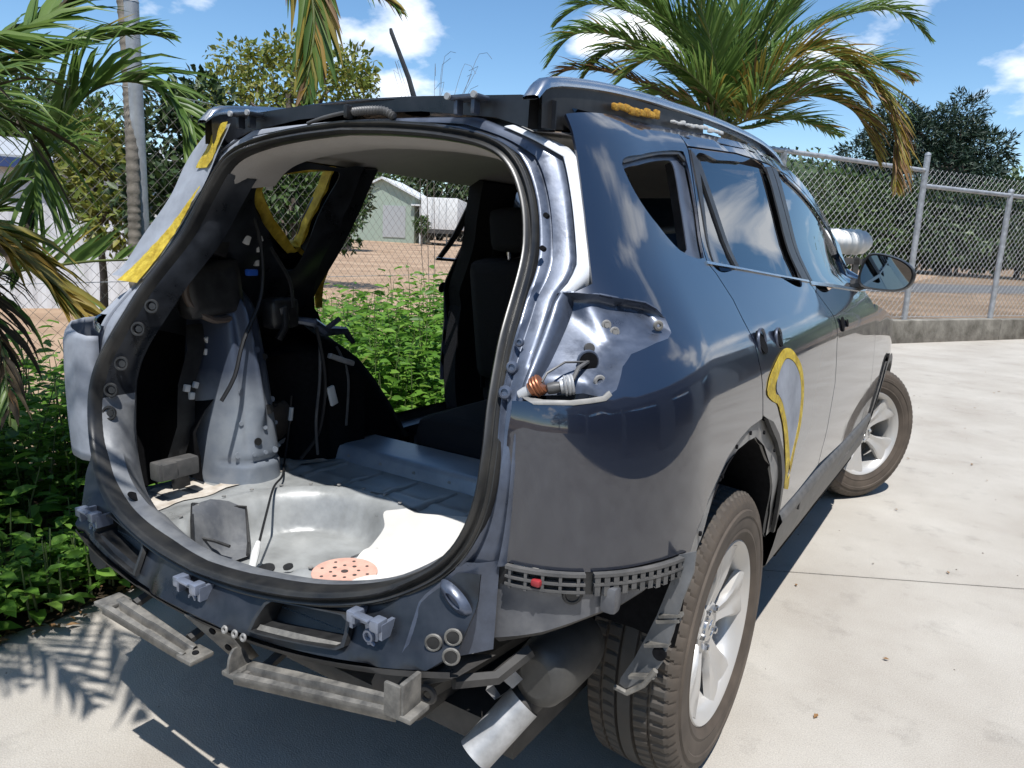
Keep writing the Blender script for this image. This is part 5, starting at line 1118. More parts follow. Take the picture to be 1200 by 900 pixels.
soil = mat("bed_soil", (0.045, 0.035, 0.025), rough=0.95, spec=0.1, var=0.3, vscale=18, c2=(0.11, 0.085, 0.055), bump=0.6, bscale=30)
rows = []
for y in np.linspace(-6, 7.5, 90):
    rows.append([Vector((x, y, 0.004+0.035*sstep((-1.16-x)/0.25)+0.02*mnoise.noise((x*4, y*4, 0)))) for x in np.linspace(-1.13+0.05*mnoise.noise((y*2.2, 0.3, 0))-0.02*mnoise.noise((y*9, 1.3, 0)), -2.75, 16)])
bed = MB().loft(rows).build("garden_bed", soil, None, smooth=180); tag(bed, kind='structure')

# ---------------------------------------------------------------- leaves
leaf_mats = {}
def leaf_mat(name, cols, trans=0.25, rough=0.5):
    if name in MATS: return MATS[name]
    m = mat(name, cols[0], rough=rough, island=1, c2=cols[-1], trans=trans, spec=0.35)
    t = m.node_tree; mx = [n for n in t.nodes if n.type == 'MIX'][0]; gi = [n for n in t.nodes if n.type == 'NEW_GEOMETRY'][0]
    rp = N(t, "ShaderNodeValToRGB"); rp.color_ramp.elements[0].color = (*cols[0], 1); rp.color_ramp.elements[1].color = (*cols[-1], 1)
    for i, c in enumerate(cols[1:-1]): e = rp.color_ramp.elements.new((i+1)/(len(cols)-1)); e.color = (*c, 1)
    t.links.new(gi.outputs['Random Per Island'], rp.inputs[0])
    for l in list(mx.outputs[2].links): t.links.new(rp.outputs[0], l.to_socket)
    return m
def norm(a): return a/np.maximum(np.linalg.norm(a, axis=1, keepdims=True), 1e-9)
def leaves_mesh(name, pos, dirs, nrm, L, Wd, m, parent=None, fine=False, fold=0.25):
    """one folded leaf per row: dirs along the leaf, nrm its upper side"""
    n = len(pos); dirs = norm(dirs); sidev = norm(np.cross(dirs, nrm)); nrm = np.cross(sidev, dirs); L = L[:, None]; Wd = Wd[:, None]
    if fine:
        tips = [pos, pos+dirs*L*0.28+sidev*Wd*0.46+nrm*Wd*fold, pos+dirs*L*0.66+sidev*Wd*0.42+nrm*Wd*fold*0.6, pos+dirs*L-nrm*L*0.10, pos+dirs*L*0.66-sidev*Wd*0.42+nrm*Wd*fold*0.6, pos+dirs*L*0.28-sidev*Wd*0.46+nrm*Wd*fold, pos+dirs*L*0.5]
        V = np.stack(tips, 1).reshape(-1, 3); base = np.arange(n)[:, None]*7
        F = np.concatenate([base+np.array([[0, 1, 6]]), base+np.array([[1, 2, 6]]), base+np.array([[2, 3, 6]]), base+np.array([[3, 4, 6]]), base+np.array([[4, 5, 6]]), base+np.array([[5, 0, 6]])])
    else:
        tips = [pos, pos+dirs*L*0.45+sidev*Wd*0.5+nrm*Wd*fold, pos+dirs*L, pos+dirs*L*0.45-sidev*Wd*0.5+nrm*Wd*fold]
        V = np.stack(tips, 1).reshape(-1, 3); base = np.arange(n)[:, None]*4
        F = np.concatenate([base+np.array([[0, 1, 2]]), base+np.array([[0, 2, 3]])])
    return tri_mesh(name, V, F, m, parent)
def tri_mesh(name, V, F, m, parent=None, smooth=False):
    me = bpy.data.meshes.new(name); k = F.shape[1]
    me.vertices.add(len(V)); me.vertices.foreach_set('co', V.astype(np.float32).ravel()); me.loops.add(F.size); me.loops.foreach_set('vertex_index', F.astype(np.int32).ravel())
    me.polygons.add(len(F)); me.polygons.foreach_set('loop_start', np.arange(0, F.size, k, dtype=np.int32))
    me.update(calc_edges=True)
    return link_mesh(name, me, m, parent, 180 if smooth else 0)

def crown_points(blobs, n, shell=0.55):
    vol = np.array([b[1][0]*b[1][1]*b[1][2] for b in blobs])**0.75; ks = rng.choice(len(blobs), n, p=vol/vol.sum())
    c = np.array([b[0] for b in blobs])[ks]; r = np.array([b[1] for b in blobs])[ks]
    d = norm(rng.normal(size=(n, 3))); rad = shell+(1-shell)*rng.random((n, 1))**0.6
    rad *= 1+0.22*np.sin(d[:, :1]*7+ks[:, None])*np.sin(d[:, 2:]*6+ks[:, None]*2.1)
    return c+d*r*rad, d
def tree(name, label, base, height_to, blobs, n, leaf, m, trunk_r=0.12, bark=None, cat="tree", group=None, wid=0.5, lean=(0, 0)):
    t = thing(name, label, cat, base, group or "trees around the yard"); B = Vector(base)
    bark = bark or mat("tree_bark", (0.10, 0.08, 0.065), rough=0.9, var=0.4, vscale=12, bump=0.5, bscale=30)
    top = Vector((lean[0], lean[1], height_to)); b = MB(); mid = top*0.5+Vector((0.05, 0.03, 0))*height_to*0.3
    b.tube([Vector((0, 0, -0.05)), top*0.15, mid, top], [trunk_r*1.25, trunk_r, trunk_r*0.8, trunk_r*0.5], n=8)
    for c, r in blobs:
        c = Vector(c)-B; s = top*(0.45+0.4*random.random()); b.tube([s, s.lerp(c, 0.55)+Vector((0, 0, 0.1*c.length*random.random())), c], [trunk_r*0.45, trunk_r*0.28, trunk_r*0.08], n=5)
    b.build("trunk", bark, t, smooth=60)
    P, d = crown_points([(tuple(Vector(c)-B), r) for c, r in blobs], n)
    dirs = d+rng.normal(size=(n, 3))*0.7+np.array([0, 0, -0.15]); nr = d*0.6+rng.normal(size=(n, 3))*0.5+np.array([0, 0, 0.6])
    Ls = leaf*(0.6+0.8*rng.random(n)); o = leaves_mesh("crown", P, dirs, nr, Ls, Ls*wid, m, t); return t

# ---------------------------------------------------------------- palms
frond_g = leaf_mat("palm_leaf_green", [(0.07, 0.14, 0.03), (0.13, 0.215, 0.05), (0.20, 0.285, 0.075)], 0.45, 0.38)
frond_y = leaf_mat("palm_leaf_yellow", [(0.30, 0.21, 0.04), (0.22, 0.20, 0.035), (0.36, 0.22, 0.045)], 0.3, 0.5)
frond_d = leaf_mat("palm_leaf_dead", [(0.20, 0.13, 0.07), (0.28, 0.15, 0.06), (0.13, 0.09, 0.055)], 0.15, 0.7)
frond_k = leaf_mat("palm_leaf_brown", [(0.045, 0.033, 0.02), (0.075, 0.055, 0.03), (0.03, 0.024, 0.016)], 0.1, 0.8)
stalk_m = mat("palm_stalk", (0.10, 0.12, 0.035), rough=0.45, var=0.2, vscale=9)
def frond(parent, pts, n, L, mixw=(1, 0, 0, 0), droop=0.35, width=0.030, start=0.16, up_hint=(0, 0, 1), angle=0.75, lift=0.25, yellow_tip=0.0, name="frond", sides=(1, -1)):
    pts = [Vector(p) for p in pts]; rp = resample(pts, 0.04, False, True); k = len(rp); P0 = parent.location
    b = MB(); b.tube([p-P0 for p in rp], [0.012*(1-0.85*i/k)+0.0015 for i in range(k)], n=6, mi=0)
    cum = [0.0]
    for i in range(1, k): cum.append(cum[-1]+(rp[i]-rp[i-1]).length)
    tot = cum[-1]; mats_ = [stalk_m, frond_g, frond_y, frond_d, frond_k]
    V, Fc, MI = list(b.v), list(b.f), [0]*len(b.f)
    n = int(n*1.8)
    for j in range(n):
        s = start+(1-start)*(j+random.random()*0.5)/n; d = s*tot; i = max(1, min(k-1, next((q for q in range(k) if cum[q] >= d), k-1)))
        p = rp[i-1].lerp(rp[i], (d-cum[i-1])/max(1e-6, cum[i]-cum[i-1])); T = (rp[i]-rp[i-1]).normalized()
        S = T.cross(Vector(up_hint)); S = S.normalized() if S.length > 1e-3 else Vector((1, 0, 0)); U = S.cross(T).normalized()
        prof = math.sin(PI*min(1, (s-start)/(1-start)*0.80+0.20))**0.6
        for sd in sides:
            if random.random() < 0.10: continue
            ll = L*prof*random.uniform(0.7, 1.12); an = angle-0.35*(s)+random.uniform(-.10, .10)
            D = (S*sd*math.sin(an)+T*math.cos(an)+U*(lift+random.uniform(-.12, .12))).normalized()
            w_ = width*random.uniform(0.8, 1.15); q = p-P0; ring_ = []; dd = D.copy(); seg = 4; tw_ = random.gauss(0, 0.45); dl = droop*random.uniform(0.5, 1.7)
            for a in range(seg+1):
                t = a/seg; wd = w_*(0.35+0.65*min(1, t*4))*(1-t**2.2)+0.0008
                wv = dd.cross(U); wv = wv.normalized() if wv.length > 1e-4 else S; wv = (wv*math.cos(tw_)+dd.cross(wv)*math.sin(tw_)); nv = wv.cross(dd)
                ring_.append((q-wv*wd*0.5, q-nv*wd*0.22, q+wv*wd*0.5)); q = q+dd*(ll/seg); dd = (dd+Vector((0, 0, -dl*(0.6+0.8*t)))/seg*1.6).normalized()
            o = len(V); 
            for tri in ring_: V += [tuple(x) for x in tri]
            wts = list(mixw)
            if yellow_tip and s > yellow_tip: wts = [wts[0]*0.3, wts[1]+0.5, wts[2]+1.0, 0]
            mi = 1+random.choices(range(4), wts)[0]
            for a in range(seg):
                for c in (0, 1): Fc.append((o+a*3+c, o+a*3+c+1, o+(a+1)*3+c+1, o+(a+1)*3+c)); MI.append(mi)
    me = bpy.data.meshes.new(name); me.from_pydata(V, [], Fc); return link_mesh(name, me, mats_, parent, 180, MI)
def palm_trunk(parent, pts, r, m, ring=0.06):
    rp = resample(pts, ring/4, False, True); P0 = parent.location
    MB().tube([p-P0 for p in rp], [r*(1.12 if i % 4 == 0 else (0.97 if i % 4 == 2 else 1.0)) for i in range(len(rp))], n=14).build("trunk", m, parent, smooth=50)
palm_bark = mat("palm_bark", (0.16, 0.14, 0.115), rough=0.85, var=0.35, vscale=14, bump=0.4, bscale=40)

# palm at the left, its crown just outside the picture
CL = Vector((-2.05, -1.55, 2.2)); pl = thing("palm_tree", "dark palm at the left edge with fronds arching over the leafy bed", "palm tree", (-2.1, -1.5, 0.03), "palms around the yard")
palm_trunk(pl, [(-2.1, -1.5, 0.0), (-2.09, -1.52, 1.0), CL], 0.10, palm_bark)
def fr_px(base, px): return [base]+[at(u, v, d) for u, v, d in px]
frond(pl, fr_px(CL, [(-120, 260, 2.7), (30, 212, 2.9), (66, 160, 2.95), (105, 108, 2.95), (160, 96, 2.95), (212, 130, 2.9), (236, 190, 2.85)]), 46, 0.46, (1, 0.02, 0.02, 0), droop=0.75, width=0.032, start=0.40)
frond(pl, fr_px(CL, [(-200, 330, 2.3), (-40, 325, 2.45), (50, 313, 2.5), (110, 306, 2.5), (172, 304, 2.5)]), 22, 0.30, (1, 0.03, 0.05, 0.05), droop=0.05, width=0.022, start=0.45, up_hint=(0.7, -0.6, 0.25), angle=0.95, lift=0.05, sides=(-1,))
frond(pl, fr_px(CL, [(-160, 200, 2.2), (-20, 275, 2.25), (50, 328, 2.3), (118, 388, 2.3)]), 52, 0.36, (0.10, 1.2, 0.10, 0), droop=0.9, width=0.028, start=0.45)
frond(pl, fr_px(CL, [(-150, 20, 2.5), (-20, 52, 2.7), (60, 22, 2.9), (140, -30, 3.0)]), 44, 0.45, (1, 0.02, 0.05, 0.1), droop=0.5, width=0.034, start=0.3)
frond(pl, fr_px(CL, [(-160, 90, 2.5), (-20, 92, 2.7), (70, 62, 2.9), (150, 40, 3.05), (205, 44, 3.1)]), 44, 0.36, (1, 0.02, 0.02, 0), droop=0.6, width=0.030, start=0.35)
frond(pl, fr_px(CL, [(-140, 110, 2.3), (-20, 115, 2.4), (30, 150, 2.5), (45, 230, 2.55), (20, 330, 2.55)]), 44, 0.38, (1, 0, 0.03, 0.25), droop=0.9, width=0.022, start=0.35)
frond(pl, fr_px(CL, [(-140, 300, 2.4), (-40, 330, 2.4), (0, 400, 2.4), (12, 500, 2.35)]), 22, 0.34, (0.1, 0.03, 0.15, 1), droop=1.2, width=0.02, start=0.35)
frond(pl, fr_px(CL, [(-160, 280, 2.5), (-50, 300, 2.55), (-5, 360, 2.55), (-10, 470, 2.5)]), 20, 0.34, (0.15, 0.0, 0.1, 1), droop=1.2, width=0.02, start=0.35)
frond(pl, fr_px(CL, [(-100, -260, 2.0), (120, -330, 1.95), (300, -190, 1.95), (352, -70, 1.95), (368, 20, 1.95), (362, 82, 1.95), (356, 120, 1.95)]), 60, 0.30, (0.75, 0.25, 0.2, 0), droop=0.7, width=0.022, start=0.55, up_hint=(0.6, -0.75, 0.2), angle=0.62, lift=0.02)
frond(pl, fr_px(CL, [(-60, -300, 2.0), (200, -260, 2.1), (330, -110, 2.1), (410, -35, 2.1), (468, 12, 2.1)]), 46, 0.30, (0.5, 0.3, 0.3, 0), droop=0.9, width=0.018, start=0.60, angle=0.5)
frond(pl, [CL, (-1.3, -1.15, 2.75), (-0.55, -1.32, 2.85), (0.0, -1.42, 2.70), (0.25, -1.5, 2.45)], 30, 0.46, (1, 0.05, 0.03, 0), droop=0.5, start=0.2, width=0.017)
frond(pl, [CL, (-1.4, -1.4, 2.75), (-0.75, -1.65, 2.8), (-0.25, -1.85, 2.55)], 30, 0.46, (1, 0.05, 0.03, 0), droop=0.5, start=0.2, width=0.017)
frond(pl, [CL, (-1.5, -1.05, 2.65), (-1.0, -1.10, 2.80), (-0.55, -1.12, 2.65)], 27, 0.42, (1, 0.05, 0.03, 0), droop=0.5, start=0.15, width=0.017)
frond(pl, [CL, (-1.5, -1.75, 2.8), (-0.9, -1.80, 2.95), (-0.35, -1.72, 2.8), (-0.1, -1.65, 2.6)], 30, 0.44, (1, 0.05, 0.03, 0), droop=0.5, start=0.2, width=0.017)
frond(pl, [CL, (-1.7, -1.45, 2.75), (-1.2, -1.45, 2.85), (-0.75, -1.40, 2.7), (-0.5, -1.38, 2.5)], 27, 0.42, (1, 0.05, 0.03, 0), droop=0.5, start=0.2, width=0.017)
frond(pl, [CL, (-1.4, -1.6, 2.5), (-0.8, -1.50, 2.45), (-0.25, -1.43, 2.25), (0.0, -1.42, 2.05)], 26, 0.40, (1, 0.05, 0.03, 0), droop=0.3, start=0.3, width=0.017)
frond(pl, [CL, (-1.5, -1.75, 2.35), (-1.0, -1.75, 2.35), (-0.55, -1.66, 2.2), (-0.35, -1.6, 2.05)], 24, 0.36, (1, 0.05, 0.03, 0), droop=0.3, start=0.3, width=0.017)
frond(pl, [CL, (-2.5, -2.0, 2.8), (-2.9, -2.4, 2.6)], 40, 0.42, (1, 0.05, 0.03, 0), droop=0.5, start=0.15)
frond(pl, [CL, (-2.1, -2.3, 2.9), (-2.1, -2.9, 2.6)], 40, 0.42, (1, 0.05, 0.03, 0), droop=0.5, start=0.15)

# palm behind the car on the right
CR = at(852, 150, 8.0); gp_ = at(872, 330, 8.0); pr_ = thing("palm_tree", "large palm with yellowing fronds rising behind the car's roof rail", "palm tree", (gp_.x, gp_.y, 0.0), "palms around the yard")
palm_trunk(pr_, [(gp_.x, gp_.y, -0.02), at(872, 250, 8.0), at(868, 185, 8.0), CR], 0.10, palm_bark)
for px, n_, L_, mw, dr, yt in [
    ([(835, 95, 7.9), (800, 40, 7.7), (745, -5, 7.5)], 60, 0.62, (1, 0, 0, 0), 0.4, 0),
    ([(800, 95, 8.0), (735, 48, 7.9), (675, 40, 7.8), (640, 78, 7.8)], 64, 0.50, (1, 0.02, 0, 0), 0.6, 0),
    ([(790, 120, 8.3), (725, 88, 8.4), (668, 82, 8.5), (640, 100, 8.5)], 56, 0.42, (0.25, 0.05, 0.5, 0.6), 0.5, 0),
    ([(852, 85, 8.2), (862, 20, 8.3), (885, -50, 8.3)], 60, 0.62, (1, 0, 0, 0), 0.4, 0),
    ([(895, 80, 8.2), (965, 28, 8.3), (1045, 12, 8.4), (1092, 48, 8.4)], 66, 0.52, (1, 0.02, 0, 0), 0.6, 0),
    ([(890, 95, 7.6), (950, 58, 7.3), (1010, 88, 7.1), (1046, 150, 7.0), (1050, 225, 7.0)], 84, 0.56, (0.5, 1.0, 0.05, 0), 0.7, 0.60),
    ([(890, 135, 7.6), (940, 112, 7.4), (1000, 130, 7.2), (1030, 190, 7.2)], 70, 0.50, (0.6, 0.6, 0.05, 0), 0.6, 0.7),
    ([(870, 100, 7.8), (905, 40, 7.7), (955, -10, 7.6), (1010, -30, 7.6)], 60, 0.60, (1, 0.02, 0, 0), 0.5, 0),
    ([(810, 70, 8.1), (750, 20, 8.2), (690, 5, 8.3), (648, 30, 8.4)], 60, 0.52, (1, 0.02, 0, 0), 0.6, 0),
    ([(840, 120, 7.6), (800, 80, 7.4), (760, 70, 7.3), (720, 100, 7.3)], 56, 0.45, (1, 0.1, 0.05, 0), 0.6, 0),
    ([(880, 150, 8.2), (930, 140, 8.4), (985, 160, 8.6)], 50, 0.42, (0.9, 0.1, 0, 0), 0.5, 0),
    ([(815, 105, 8.2), (765, 65, 8.3), (715, 60, 8.4), (680, 95, 8.5)], 56, 0.48, (1, 0.05, 0.02, 0), 0.7, 0),
    ([(825, 130, 7.8), (780, 110, 7.8), (730, 125, 7.9)], 50, 0.42, (0.7, 0.1, 0.2, 0.1), 0.6, 0),
    ([(900, 120, 7.9), (960, 90, 7.9), (1020, 75, 7.9), (1070, 95, 8.0)], 60, 0.50, (1, 0.1, 0.02, 0), 0.6, 0.85),
    ([(888, 80, 8.4), (930, 5, 8.6), (990, -40, 8.8)], 56, 0.58, (1, 0, 0, 0), 0.4, 0),
    ([(822, 85, 8.4), (780, 15, 8.6), (720, -35, 8.8)], 56, 0.58, (1, 0, 0, 0), 0.4, 0),
    ([(862, 70, 7.7), (905, 10, 7.5), (930, -50, 7.4)], 56, 0.58, (1, 0.03, 0, 0), 0.4, 0),
    ([(840, 80, 7.5), (825, 20, 7.3), (800, -40, 7.2)], 56, 0.58, (1, 0.03, 0, 0), 0.4, 0),
    ([(885, 120, 7.4), (925, 85, 7.2), (975, 85, 7.0), (1020, 125, 6.9)], 60, 0.45, (0.8, 0.35, 0.02, 0), 0.6, 0.7)]:
    frond(pr_, [CR]+[at(*q) for q in px], n_, L_*1.22, mw, dr, 0.030, 0.10, yellow_tip=yt)

# slim cane stems and the plants of the bed
cs = thing("cane_palm", "slim ringed grey palm stem standing by the wire fence", "palm stem", (at(152, 330, 3.75).x, at(152, 330, 3.75).y, 0.02))
palm_trunk(cs, [(cs.location.x, cs.location.y, 0.0), at(157, 240, 3.75), at(150, 80, 3.75), at(140, -60, 3.75)], 0.030, palm_bark, 0.045)
frond(cs, [at(140, -60, 3.75), at(120, -130, 3.6), at(60, -150, 3.5), at(0, -110, 3.4)], 30, 0.4, (1, 0, 0, 0), 0.6)
frond(cs, [at(140, -60, 3.75), at(170, -150, 3.8), at(240, -150, 3.9), at(300, -90, 3.9)], 30, 0.4, (1, 0, 0, 0), 0.6)
weed_m = leaf_mat("weed_leaf", [(0.06, 0.14, 0.018), (0.11, 0.24, 0.032), (0.16, 0.33, 0.045), (0.23, 0.38, 0.065)], 0.45, 0.45)
stem_m = mat("weed_stem", (0.07, 0.10, 0.03), rough=0.6)
def weeds(name, n_stems, region, hfun, leaf, seed, per=16, lab=None):
    r = np.random.default_rng(seed); P, D, Nn, S = [], [], [], []; b = MB()
    for i in range(n_stems):
        x = r.uniform(region[0], region[1]); y = r.uniform(region[2], region[3]); h = hfun(x, y)*r.uniform(0.55, 1.1)
        if h < 0.05: continue
        lean = r.normal(size=2)*0.12*h; k = max(5, int(per*h/0.6)); ph = r.uniform(0, 6.28)
        base = np.array([x, y, 0.03]); tip = np.array([x+lean[0], y+lean[1], 0.03+h])
        if i % 2 == 0: b.tube([tuple(base), tuple((base+tip)/2+np.array([lean[0]*-.15, 0, 0])), tuple(tip)], [0.005, 0.004, 0.002], n=4, caps=False)
        for j in range(k):
            t = 0.12+0.88*(j+r.random()*0.6)/k; an = ph+j*2.4; out = np.array([math.cos(an), math.sin(an), r.uniform(0.0, 0.55)])
            p = base+(tip-base)*t+out*0.02; P.append(p+out*leaf*0.5*r.random()); D.append(out+np.array([0, 0, -0.15*r.random()])); Nn.append(np.array([0, 0, 1])+r.normal(size=3)*0.35); S.append(leaf*r.uniform(0.55, 1.2)*(1.1-0.35*t))
    S = np.array(S); o = leaves_mesh(name, np.array(P), np.array(D), np.array(Nn), S, S*0.46, weed_m, None, fine=True); tag(o, lab, None, None, 'stuff')
    o2 = b.build("weed_stems", stem_m, None, smooth=0); tag(o2, None, None, None, 'stuff')
    return o
weeds("leafy_weeds", 900, (-2.65, -1.25, 0.55, 4.6), lambda x, y: 0.50+0.36*sstep((-1.25-x)/0.6)+0.12*math.sin(y*3.1)*math.sin(x*5), 0.105, 3, 18)
weeds("leafy_weeds", 620, (-2.6, -1.16, -1.5, 0.6), lambda x, y: 0.16+0.55*sstep((-1.30-x)/0.5), 0.10, 4, 14)
weeds("leafy_weeds", 260, (-1.42, -1.10, -1.1, 0.3), lambda x, y: 0.17+0.06*math.sin(y*7), 0.085, 5, 15)
weeds("leafy_weeds", 500, (-5.0, -2.7, -0.5, 6.5), lambda x, y: 0.45+0.25*math.sin(y*1.7+x), 0.085, 6, 14)
# fallen leaves at the bed's edge
n_ = 420; P = np.stack([rng.uniform(-1.32, -1.02, n_), rng.uniform(-1.2, 0.5, n_), np.full(n_, 0.012)], 1); P[:, 0] -= 0.1*rng.random(n_)
P[:, 2] += 0.03*np.clip((-1.16-P[:, 0])/0.2, 0, 1)
D = rng.normal(size=(n_, 3)); D[:, 2] *= 0.15; Nn = np.tile([0, 0, 1.0], (n_, 1))+rng.normal(size=(n_, 3))*0.2; S = rng.uniform(0.02, 0.05, n_)
tag(leaves_mesh("fallen_leaves", P, D, Nn, S, S*0.45, frond_d, None, fine=False), kind='stuff')
n_ = 90; P = np.stack([rng.uniform(-1.1, 4.5, n_), rng.uniform(-1.5, 9, n_), np.full(n_, 0.006)], 1); D = rng.normal(size=(n_, 3)); D[:, 2] *= 0.1; Nn = np.tile([0, 0, 1.0], (n_, 1))+rng.normal(size=(n_, 3))*0.15; S = rng.uniform(0.012, 0.035, n_)
tag(leaves_mesh("leaf_litter", P, D, Nn, S, S*0.5, frond_d, None, fine=False), kind='stuff')
n_ = 260; P = np.stack([rng.uniform(-1.1, 4.0, n_), rng.uniform(-1.2, 7, n_), np.full(n_, 0.0)], 1); b = MB()
for p in P:
    r_ = random.uniform(0.002, 0.006); b.add([p+np.array(q)*r_ for q in [(1, 0, 0), (-0.5, 0.8, 0), (-0.6, -0.7, 0), (0.1, 0.1, 0.9)]], [(0, 1, 3), (1, 2, 3), (2, 0, 3)])
tag(b.build("grit", mat("grit_stone", (0.16, 0.14, 0.12), rough=0.9), None, smooth=0), kind='stuff')
# dry grass tuft in the door opening
dg = thing("dry_grass_tuft", "dry blond grass tuft among green weeds seen through the door opening", "grass tuft", (-1.45, 0.62, 0.03)); b = MB()
for i in range(46):
    a = random.uniform(0, 2*PI); s = random.uniform(0.10, 0.30); h = random.uniform(0.35, 0.72); q = Vector((random.uniform(-.05, .05), random.uniform(-.05, .05), 0))
    b.tube([q, q+Vector((s*0.25*math.cos(a), s*0.25*math.sin(a), h*0.5)), q+Vector((s*math.cos(a)+0.10, s*math.sin(a)+0.1, h))], [0.0035, 0.0028, 0.0012], n=4, caps=False)
b.build("grass_blades", mat("blond_grass", (0.34, 0.27, 0.11), rough=0.7, island=1, c2=(0.18, 0.19, 0.06)), dg, smooth=0)

# ---------------------------------------------------------------- wire fences
def wire_mesh(name, A, D_, length, z0, height, c, r, m, parent, top_twist=True):
    """woven diamond netting: zigzag wires, c = half a diamond"""
    nw = int(length/c); nr = int(height/c); A = np.array(A); D_ = np.array(D_); nvec = np.array([D_[1], -D_[0], 0.0])
    I, K = np.meshgrid(np.arange(nw), np.arange(nr), indexing='ij'); par = (K+I) % 2
    off0 = (I+par)*c; off1 = (I+1-par)*c
    def P3(o, k, s): return A+D_*o[..., None]+np.array([0, 0, 1.0])*(z0+k*c)[..., None]+nvec*(s*r*0.9)[..., None]
    s0 = np.where((K % 2) == 0, 1.0, -1.0)
    p0 = P3(off0.astype(float), K.astype(float), s0).reshape(-1, 3); p1 = P3(off1.astype(float), K+1.0, -s0).reshape(-1, 3)
    d = norm(p1-p0); u = norm(np.cross(d, nvec[None, :])); ring_ = []
    for j in range(3):
        a = 2*PI*j/3; ring_.append(r*(math.cos(a)*u+math.sin(a)*nvec))
    V = np.stack([p0+ring_[0], p0+ring_[1], p0+ring_[2], p1+ring_[0], p1+ring_[1], p1+ring_[2]], 1).reshape(-1, 3); base = np.arange(len(p0))[:, None]*6
    F = np.concatenate([base+np.array([[0, 1, 4, 3]]), base+np.array([[1, 2, 5, 4]]), base+np.array([[2, 0, 3, 5]])])
    o = tri_mesh(name, V-np.array(parent.location) if parent else V, F, m, parent); tag(o, kind='stuff'); return o
wire_m = mat("galvanised_wire", (0.46, 0.47, 0.48), rough=0.45, metal=0.6)
fl_ = thing("chain_link_fence", "old chain-link fence running behind the leafy bed on the left", "wire fence", (-2.4, 0, 0), "chain-link fences round the yard")
wire_mesh("wire_netting", (-2.4, -2.5, 0), (0, 1, 0), 9.4, 0.05, 1.92, 0.034, 0.0010, mat("rusty_wire", (0.22, 0.20, 0.175), rough=0.6, metal=0.3), fl_)
for y in (-2.45, 0.50, 3.5, 6.6):
    MB().tube([(0, y, -0.05), (0.0, y, 2.35)], 0.034, n=14).lathe([(2.35, 0.036), (2.37, 0.03), (2.38, 0.0)], n=14, axis='Z', c=(0, y, 0)).build("fence_post", zinc, fl_, smooth=40)
MB().tube([(0, -2.45, 0.10), (0, 6.6, 0.10)], 0.002, n=4).tube([(0, -2.45, 1.0), (0, 6.6, 1.0)], 0.002, n=4).tube([(0, -2.45, 1.95), (0, 6.6, 1.95)], 0.002, n=4).build("strain_wire", wire_m, fl_)
WALL_H = 0.33
wl = thing("kerb_wall", "low mottled concrete wall under the wire fence on the right", "wall", tuple(fence_pt(0)))
wall_m = mat("mottled_concrete", (0.17, 0.155, 0.125), rough=0.9, var=0.45, vscale=3.5, c2=(0.30, 0.28, 0.24), bump=0.5, bscale=25, detail=10)
for k in range(7):
    a = fence_pt(0.3+k*3.6+0.006); b_ = fence_pt(0.3+(k+1)*3.6-0.006); q = [a-FN*0.10, a+FN*0.10, b_+FN*0.10, b_-FN*0.10]; L0 = wl.location
    sg_ = MB().prism([p-L0+Vector((0, 0, -0.05)) for p in q], (0, 0, WALL_H+0.05+(0.012 if k % 2 else 0))).build("wall_section", wall_m, wl, smooth=0)
    bv = sg_.modifiers.new("worn", 'BEVEL'); bv.width = 0.015; bv.segments = 2
fr_ = thing("chain_link_fence", "galvanised chain-link fence with pipe rails on the low wall at the right", "wire fence", tuple(fence_pt(0)), "chain-link fences round the yard")
wire_mesh("wire_netting", tuple(fence_pt(0.3, -0.045)), tuple(FD), 22.0, WALL_H+0.03, 2.30, 0.058, 0.0029, wire_m, fr_)
def s_of_px(u):
    best = min(np.linspace(0, 26, 2601), key=lambda s: abs((lambda q: 600+FPX*(q.dot(rgt))/(q.dot(fwd)))(fence_pt(s, 0, 1.2)-CAM)-u)); return float(best)
ss = [0.3, s_of_px(960)-0.9, s_of_px(1069), s_of_px(1170), s_of_px(1300), s_of_px(1480)]
L0 = fr_.location
for i, s in enumerate(ss):
    hh = 2.80 if i == 2 else (2.42 if i > 2 else 2.6)
    MB().tube([fence_pt(s, 0, WALL_H-0.05)-L0, fence_pt(s, 0, hh)-L0], 0.042, n=14).lathe([(hh, 0.046), (hh+0.03, 0.04), (hh+0.05, 0.0)], n=14, axis='Z', c=fence_pt(s)-L0).build("fence_post", zinc, fr_, smooth=40)
b = MB()
b.tube([fence_pt(0.3, 0, 2.62)-L0, fence_pt(ss[2], 0, 2.58)-L0], 0.032, n=10)
b.tube([fence_pt(ss[2], 0, 2.36)-L0, fence_pt(22, 0, 2.36)-L0], 0.034, n=10); b.build("top_rail", zinc, fr_, smooth=40)
MB().tube([fence_pt(0.3, 0, WALL_H+0.05)-L0, fence_pt(22, 0, WALL_H+0.05)-L0], 0.006, n=5).build("strain_wire", wire_m, fr_)

